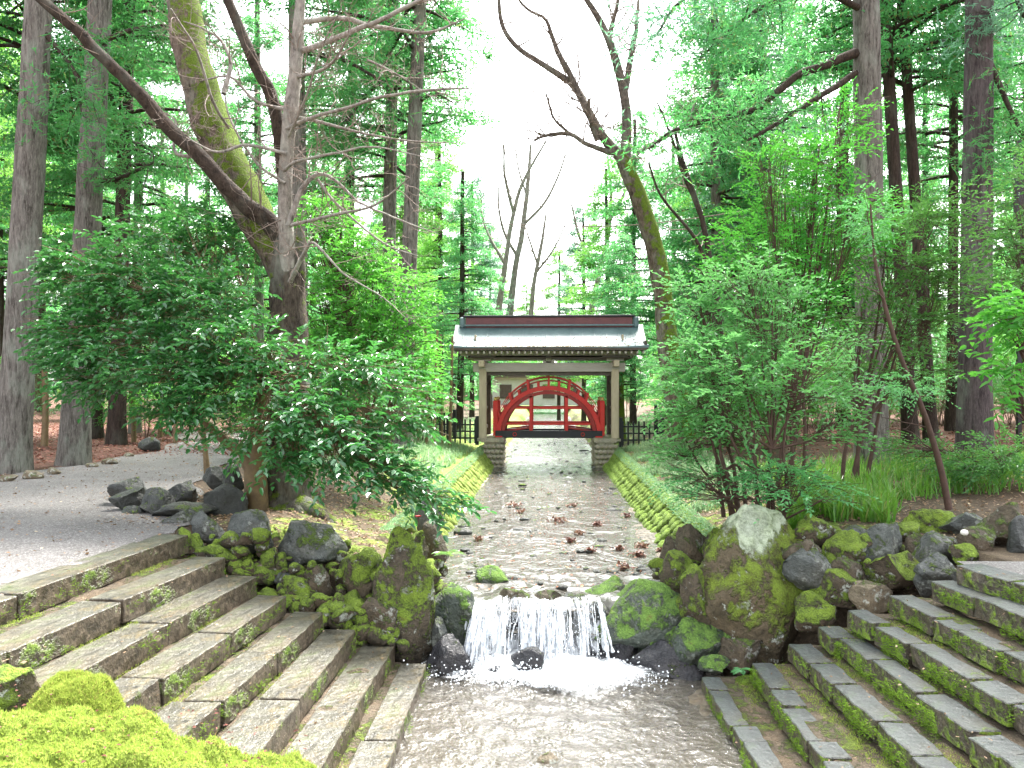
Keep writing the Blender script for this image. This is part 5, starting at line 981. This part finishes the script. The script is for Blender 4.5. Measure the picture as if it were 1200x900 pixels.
# ---- undergrowth shrubs: four kinds, copied
def bush(seed, mk, n, L, blobs, stemmat='stem'):
    t = thing('undergrowth_shrub', 'x', 'shrub', (0, 0, 0)); mb, tw = MB(), MB(); leafy(mb, tw, (0, 0, 0), blobs, n, L, L*.48, 8, .36, -.08, oval=False, branchr=.014, tiers=.22, up=1.3); mb.obj('foliage', M[mk], t, kind='stuff'); tw.obj('stem', M[stemmat], t, True); return t
bs = [bush(1, 'green', 520, .1, [((0, 0, 2.0), (1.0, 1.0, .7)), ((.4, .2, 1.2), (.8, .8, .5)), ((-.4, 0, 2.8), (.7, .7, .5))]), bush(2, 'dgreen', 560, .1, [((0, 0, 1.4), (1.1, 1.1, .8)), ((.3, -.3, 2.4), (.8, .8, .6))]), bush(3, 'palegreen', 520, .09, [((0, 0, 1.6), (1.1, 1., .5)), ((.5, 0, 2.3), (.8, .8, .5)), ((-.5, .2, 3.0), (.7, .7, .5))], 'stemy'), bush(4, 'green', 300, .1, [((0, 0, .7), (.9, .9, .5))])]
used = set()
def place(i, x, y, sc, lab, grp):
    z = float(Hgt(x, y))-.02
    if i in used: dup(bs[i], (x, y, z), r.uniform(0, 6.28), sc, lab, grp)
    else: o = bs[i]; o.location = (x, y, z); o.scale = (sc,)*3; o['label'] = lab; o['group'] = grp; used.add(i)
for n_, f, lab, grp, kinds in [(34, lambda: (-r.uniform(6.8, 20), r.uniform(19, 34)), 'leafy undergrowth shrub among the left hand cedar trunks', 'undergrowth of the left wood', [0, 2, 0, 2]),
   (46, lambda: (r.uniform(3.6, 17), r.uniform(14, 32)), 'leafy undergrowth shrub among the right hand cedar trunks', 'undergrowth of the right wood', [0, 1, 2, 2]),
   (12, lambda: (-r.uniform(3.4, 6.0), r.uniform(17, 24.5)), 'pale green shrub on the bank between the old tree and the gate', 'shrubs left of the gate', [2, 0]),
   (8, lambda: (r.uniform(3.0, 5.2), r.uniform(17, 24)), 'pale green shrub on the bank just right of the gate', 'shrubs right of the gate', [2, 0]),
   (40, lambda: (r.choice([-1, 1])*r.uniform(2.6, 14), r.uniform(29, 62)), 'bright shrub beyond the gate and its fences', 'shrubs beyond the gate', [2, 0, 3, 2])]:
    k = 0
    while k < n_:
        x, y = f(); i = int(r.choice(kinds)); place(i, x, y, r.uniform(.7, 1.25)*(.62 if 'left wood' in grp else .8), lab, grp); k += 1
for o in bs:
    if o not in [bs[i] for i in used]:
        for c in list(o.children): bpy.data.objects.remove(c)
        bpy.data.objects.remove(o)
# far wood closing the horizon: one mass of crowns
mb = MB(); n = 26000; a = r.uniform(.05, math.pi-.05, n); R_ = r.uniform(100, 118, n); top = 8+6*np.abs(noise(np.stack([a*30, a*0, a*0], -1)))*2; gap = np.exp(-((a-1.57)/.045)**2); zz = r.random(n)*(top*(1-.55*gap))
P = np.stack([R_*np.cos(a), R_*np.sin(a), zz+1], -1); leaves(mb, P, rdir(n), rdir(n), r.uniform(.8, 1.6, n), .8, False); tag(mb.obj('distant_wood', M['needle']), 'hazy mass of the far wood closing the view', 'wood', kind='stuff')
# ---- ground cover
def scatter(n, fx, fy, cond=None):
    x = fx(n); y = fy(n); k = np.ones(n, bool) if cond is None else cond(x, y); x, y = x[k], y[k]; return np.stack([x, y, Hgt(x, y)], -1)
def litter(name, lab, mat, P, s0, s1, lift=.012):
    mb = MB(); n = len(P); D = rng.normal(size=(n, 3))*[1, 1, .18]; U = rng.normal(size=(n, 3))*.35+[0, 0, 1]; leaves(mb, P+[0, 0, lift], D, U, rng.uniform(s0, s1, n), rng.uniform(s0, s1, n)*.6, False, .15, -.15); return tag(mb.obj(name, mat), lab, 'leaves', kind='stuff')
U_ = lambda a, b: (lambda n: rng.uniform(a, b, n))
P = np.concatenate([scatter(5200, U_(-5.2, -1.9), U_(8.9, 14)), scatter(4200, U_(2.1, 8), U_(8.6, 13)), scatter(2600, U_(1.95, 3.4), U_(10, 25)), scatter(600, U_(-9, -4), U_(4, 16))])
litter('leaf_litter', 'tan and brown fallen leaves on the soil of both banks', M['litter'], P, .03, .065)
P = scatter(2200, U_(-9.6, -4.1), U_(4, 20)); litter('path_leaves', 'small pale leaves scattered over the gravel path', M['litter'], P, .025, .055, .03)
P = np.concatenate([scatter(17000, U_(-22, -6.2), U_(16, 32), lambda x, y: (x < -9.5) | (y > 18)), scatter(7000, U_(3.6, 14), U_(12.5, 30))])
litter('leaf_litter', 'rusty leaf litter under the cedars of both woods', M['litterred'], P, .05, .11)
P = scatter(1100, U_(-1.5, 1.5), lambda n: 9.2+rng.random(n)**1.5*16, lambda x, y: (noise(np.stack([x*1.2, y*.8, x*0], -1), 1.) > .08) | (np.abs(x) > 1.25)); P[:, 2] = ZU+.015
litter('stream_leaves', 'brown leaves caught in the upper stream', M['litterred'], P, .03, .06, .0)
P = []
for s, Xs, Ye in ((-1, XL, YLe), (1, XR, YRe)):
    for k in range(8):
        for q in range(26): P.append([Xs[k]+s*rng.uniform(0, .34), rng.uniform(4.2, Ye[k]), LEV[k]+(.0)])
litter('step_leaves', 'scattered small pale leaves lying on the steps', M['litter'], np.array(P), .018, .04, .008)
P = []
for s, k in ((-1, .5), (1, .5)):
    for q in range(420): y = rng.uniform(7.6, 8.5); P.append([(-1.1 if s < 0 else 1.6)+s*rng.uniform(0, 2.2), y, 0])
P = np.array(P); P[:, 2] = Hgt(P[:, 0], P[:, 1])+.02; litter('bank_leaves', 'brown leaves gathered where the steps meet the rocks', M['litter'], P, .02, .05)
mb = MB(); P = np.stack([rng.uniform(-2.7, 2.7, 420), GY-1.62+rng.random(420)**1.5*1.0, np.zeros(420)], -1); yy = GY-P[:, 1]; P[:, 2] = np.interp(yy, [a for a, b in prof], [b for a, b in prof])+.02
litter('roof_leaves', 'orange-brown leaves lying on the copper roof slope', M['litter'], P, .05, .1, .01)
# wet maple leaf clumps in the stream
for i, (px, py, ww) in enumerate([(655, 610, 44), (602, 592, 40), (672, 592, 24), (669, 634, 16), (692, 646, 20), (726, 643, 22), (731, 666, 24), (753, 640, 24), (748, 650, 26), (678, 625, 22), (560, 632, 18), (700, 615, 16), (610, 600, 20), (735, 605, 18), (775, 646, 20)]):
    clab = ['widest clump of wet red leaves in mid stream', 'broad leaf clump near the left wall, nearest to it of the far ones', 'leaf clump just right of the widest one', 'smallest tight leaf clump in the middle of the stream', 'small round leaf clump right of the smallest tight one', 'round leaf clump between the middle and the right bank', 'nearest leaf clump to the waterfall on the right side', 'leaf clump beside the right bank, farther of the touching pair', 'leaf clump beside the right bank, nearer of the touching pair', 'leaf clump directly in front of the widest one', 'leaf clump close to the left bank behind the moss-capped stone', 'small leaf clump far upstream right of the middle', 'small leaf clump far upstream left of the middle', 'small leaf clump far upstream near the right wall', 'leaf clump against the rocks of the right bank'][i]
    c = G(px, py, ZU+.02); s = ww*S(F*(CH-ZU)/(py-455))/2.6; n = 30+ww; mb = MB(); P = rng.normal(size=(n, 3))*[s*.34, s*.26, .012]+[0, 0, .015]; leaves(mb, P, rng.normal(size=(n, 3))*[1, 1, .5], rng.normal(size=(n, 3))*.3+[0, 0, 1], rng.uniform(.04, .08, n), .045, False, .2, .15)
    o = mb.obj('leaf_clump', M['maple']); o.location = tuple(c); tag(o, clab, 'leaves', 'leaf clumps in the stream')
# grasses
def clumps(name, lab, mat, spots, nb, L, wd, arch=.7):
    mb = MB(); n = len(spots)*nb; base = np.repeat(np.array(spots), nb, 0)+rng.normal(size=(n, 3))*[.05, .05, 0]; a = rng.uniform(0, 6.283, n); out = np.stack([np.cos(a), np.sin(a), np.zeros(n)], -1); l = L*rng.uniform(.5, 1.2, n)[:, None]; sp_ = rng.uniform(.15, 1, n)[:, None]*arch; sd = np.stack([-out[:, 1], out[:, 0], out[:, 2]], -1)*wd/2
    t = [0, .35, .7, 1.]; R = []
    for q in t: c = base+out*l*sp_*q**1.4+np.array([0, 0, 1])*l*(q-.55*sp_*q**2.2); R += [c-sd*(1-q**3*.95), c+sd*(1-q**3*.95)]
    V = np.stack(R, 1).reshape(-1, 3); k = np.arange(n)[:, None]*8; mb.add(V, np.concatenate([k+np.array([2*i, 2*i+1, 2*i+3, 2*i+2]) for i in range(3)])); return tag(mb.obj(name, mat), lab, 'grass', kind='stuff')
sp_ = [G(px, py, 1.42) for px, py in zip(rng.uniform(915, 1045, 150), rng.uniform(568, 606, 150))]; sp_ = [np.array([p[0], p[1], float(Hgt(p[0], p[1]))]) for p in sp_]
clumps('strap_grass', 'lush bright green strap-leaved grass on the right bank behind the rocks', M['grass'], sp_, 16, .36, .022)
sp_ = scatter(420, U_(3.6, 8.5), U_(11.2, 15)); clumps('strap_grass', 'grass and sedge at the feet of the right hand cedars', M['grass'], list(sp_), 13, .36, .013)
sp_ = np.concatenate([scatter(900, U_(2.05, 3.6), U_(12.2, 24.5), lambda x, y: x > 2.25+.2*np.sin(y*2)), scatter(700, U_(-4.6, -2.3), U_(15, 24.5)), scatter(500, U_(2.2, 8), U_(26, 40)), scatter(500, U_(-8, -2.2), U_(26, 40))])
clumps('mondo_grass', 'soft pale green grass tufts along both banks near the gate', M['mondo'], list(sp_), 14, .22, .012, .9)
sp_ = [np.array([p[0], p[1], float(Hgt(p[0], p[1]))]) for p in [G(784, 618, 1.1), G(790, 612, 1.15), G(800, 606, 1.2), G(815, 612, 1.2), G(830, 606, 1.25)]]; clumps('dark_grass', 'dark blue-green grass tuft at the top of the right moss wall by the boulder', M['dgreen'], sp_, 34, .2, .012)
# fern on the left bank by the water, small herb, fallen blossoms, pole, wire
def fern(lab, c, L, nf, mk='green'):
    t = thing('fern', lab, 'fern', tuple(c)); one = MB(); n = 13; s = np.linspace(.12, 1, n); arch = np.stack([s*0, s*L*.85, L*(.5*s-.55*s**2)], -1); V = []
    for sd in (-1, 1): leaves(one, arch, np.stack([sd*np.ones(n), .35*np.ones(n), -.1*np.ones(n)], -1), np.tile([0, 0, 1.], (n, 1)), L*.32*np.sin(s*2.6+.35), L*.075, False, 0, .1)
    tube(one, arch, np.linspace(.004, .001, n), 4, cap=False); me = one.mesh('frond'); me.materials.append(M[mk])
    for k in range(nf): o = link('frond', me, None, t, rot=(rng.uniform(-.2, .3), 0, 6.283*k/nf+rng.uniform(-.3, .3))); o.scale = (rng.uniform(.7, 1.1),)*3
fern('small light green fern at the water edge behind the tall mossy block', W(524, 650, 9.6), .26, 7, 'grass')
fern('tiny grey-green fern in front of the great lichened boulder', W(868, 785, 7.75), .14, 8, 'mondo' if False else 'palegreen')
for px, py, z, lab in ((490, 606, None, 'red camellia blossom standing above the brown soil of the left bank'), (858, 612, None, 'red blossom lying behind the great lichened boulder')):
    d = 10. if px < 600 else 9.6; c = W(px, py, d); t = thing('blossom', lab, 'flower', tuple(c)); mb = MB()
    for k in range(6): a = k*1.047; leaves(mb, [[0, 0, 0]], [[math.cos(a), math.sin(a), .5]], [[0, 0, 1.]], .045, .04)
    mb.obj('petal', M['blossom'], t); mb = MB(); zz = float(Hgt(c[0], c[1])); tube(mb, [[0, 0, zz-c[2]-.02], [0, 0, 0]], [.008, .006], 5); mb.obj('stalk', M['stem'], t)
for (px, py, d, ww) in ((1130, 624, 7.9, 9),):
    me = rock((ww*S(d), ww*S(d), ww*S(d)*.8), 900, 3, 0, .02, fine=0).mesh('blossom', True); o = link('blossom', me, M['white'], loc=tuple(W(px, py, d))); tag(o, 'small round white bloom between the slate-grey and rusty stones', 'flower')
t = thing('dark_pole', 'slim dark metal pole with a boxed head at the right edge among leaves', 'pole', (W(1194, 455, 15)[0], W(1194, 455, 15)[1], 1.5)); z1 = float(W(0, 165, 15)[2]); m = MB(); m.box((0, 0, (z1-1.5)/2), (.07, .07, z1-1.5)); m.obj('shaft', M['black'], t); m = MB(); m.box((0, 0, z1-1.5-.9), (.13, .13, 1.5)); m.obj('lamp_housing', M['black'], t)
w1 = MB(); a_ = W(560, 262, 24); b_ = W(1010, 225, 16); q = spline([a_, (a_+b_)/2-[0, 0, .35], b_], 12); tube(w1, q, np.full(len(q), .012), 5); tag(w1.obj('wire', M['twig']), 'thin sagging wire crossing from the left wood to the big right hand cedar', 'wire')
# yellow-brown bamboo-like young stems at the left and by the gate
for i, (px, py, d, tx, wd) in enumerate([(28, 520, 22, 30, 7), (52, 505, 21, 52, 8), (80, 500, 24, 78, 5), (157, 505, 23, 150, 6), (188, 500, 25, 186, 6), (205, 505, 22, 208, 5), (418, 500, 17, 417, 12), (500, 505, 22, 498, 4), (508, 505, 22, 512, 4), (518, 505, 23, 516, 3), (527, 505, 23, 530, 4), (490, 505, 22, 484, 3)]):
    c = W(px, 455, d); z = float(Hgt(c[0], c[1])); t = thing('young_stem', {0: 'ochre young trunk at the far left beyond the path', 1: 'thicker ochre young trunk second from the left edge', 6: 'short pale ochre trunk showing under the camellia right of the old tree'}.get(i, 'thin ochre sapling stem among the undergrowth'), 'sapling', (c[0], c[1], z), group=None if i in (0, 1, 6) else 'thin ochre sapling stems')
    m = MB(); h = 3.2; P = np.array([[0, 0, -.1], [(tx-px)*S(d)*.3, .05, h*.35], [(tx-px)*S(d)*.8, 0, h*.7], [(tx-px)*S(d), .1, h]]); tube(m, spline(P, 4), np.linspace(wd*S(d)/2, wd*S(d)/3, 13), 8, .05); m.obj('stem', M['stemy'], t, True)
# stones along the far edge of the path
for i, (px, py, ww, hh) in enumerate([(175, 521, 26, 16), (38, 556, 26, 10), (62, 552, 18, 8), (108, 545, 16, 7), (128, 541, 20, 8), (262, 512, 20, 8), (10, 560, 22, 8), (150, 533, 14, 6)]):
    c = G(px, py+hh/2, 1.36); d = F*(CH-1.36)/(py+hh/2-455); s = S(d); me = rock((ww*s, ww*s*.7, hh*s*1.3), 500+i, 3, 8).mesh('stone', True)
    o = link('stone', me, M['rockdark' if i == 0 else 'rocktan'], loc=(c[0], c[1], c[2]+hh*s*.4)); tag(o, 'rounded dark stone standing on the far verge of the path' if i == 0 else 'small edging stone along the far side of the gravel path', 'rock', None if i == 0 else 'edging stones of the path')
# ------------------------------------------------------------------ haze
if HAZE > 0:
    m = MB(); m.box((0, 0, 13), (360, 360, 30)); hz = NT('air'); v = hz.n.new('ShaderNodeVolumePrincipled'); v.inputs['Color'].default_value = (.93, .96, 1, 1); v.inputs['Density'].default_value = HAZE; v.inputs['Anisotropy'].default_value = .3; hz.t.links.new(v.outputs[0], hz.out.inputs[1]); o = m.obj('haze', hz.m); o['kind'] = 'stuff'
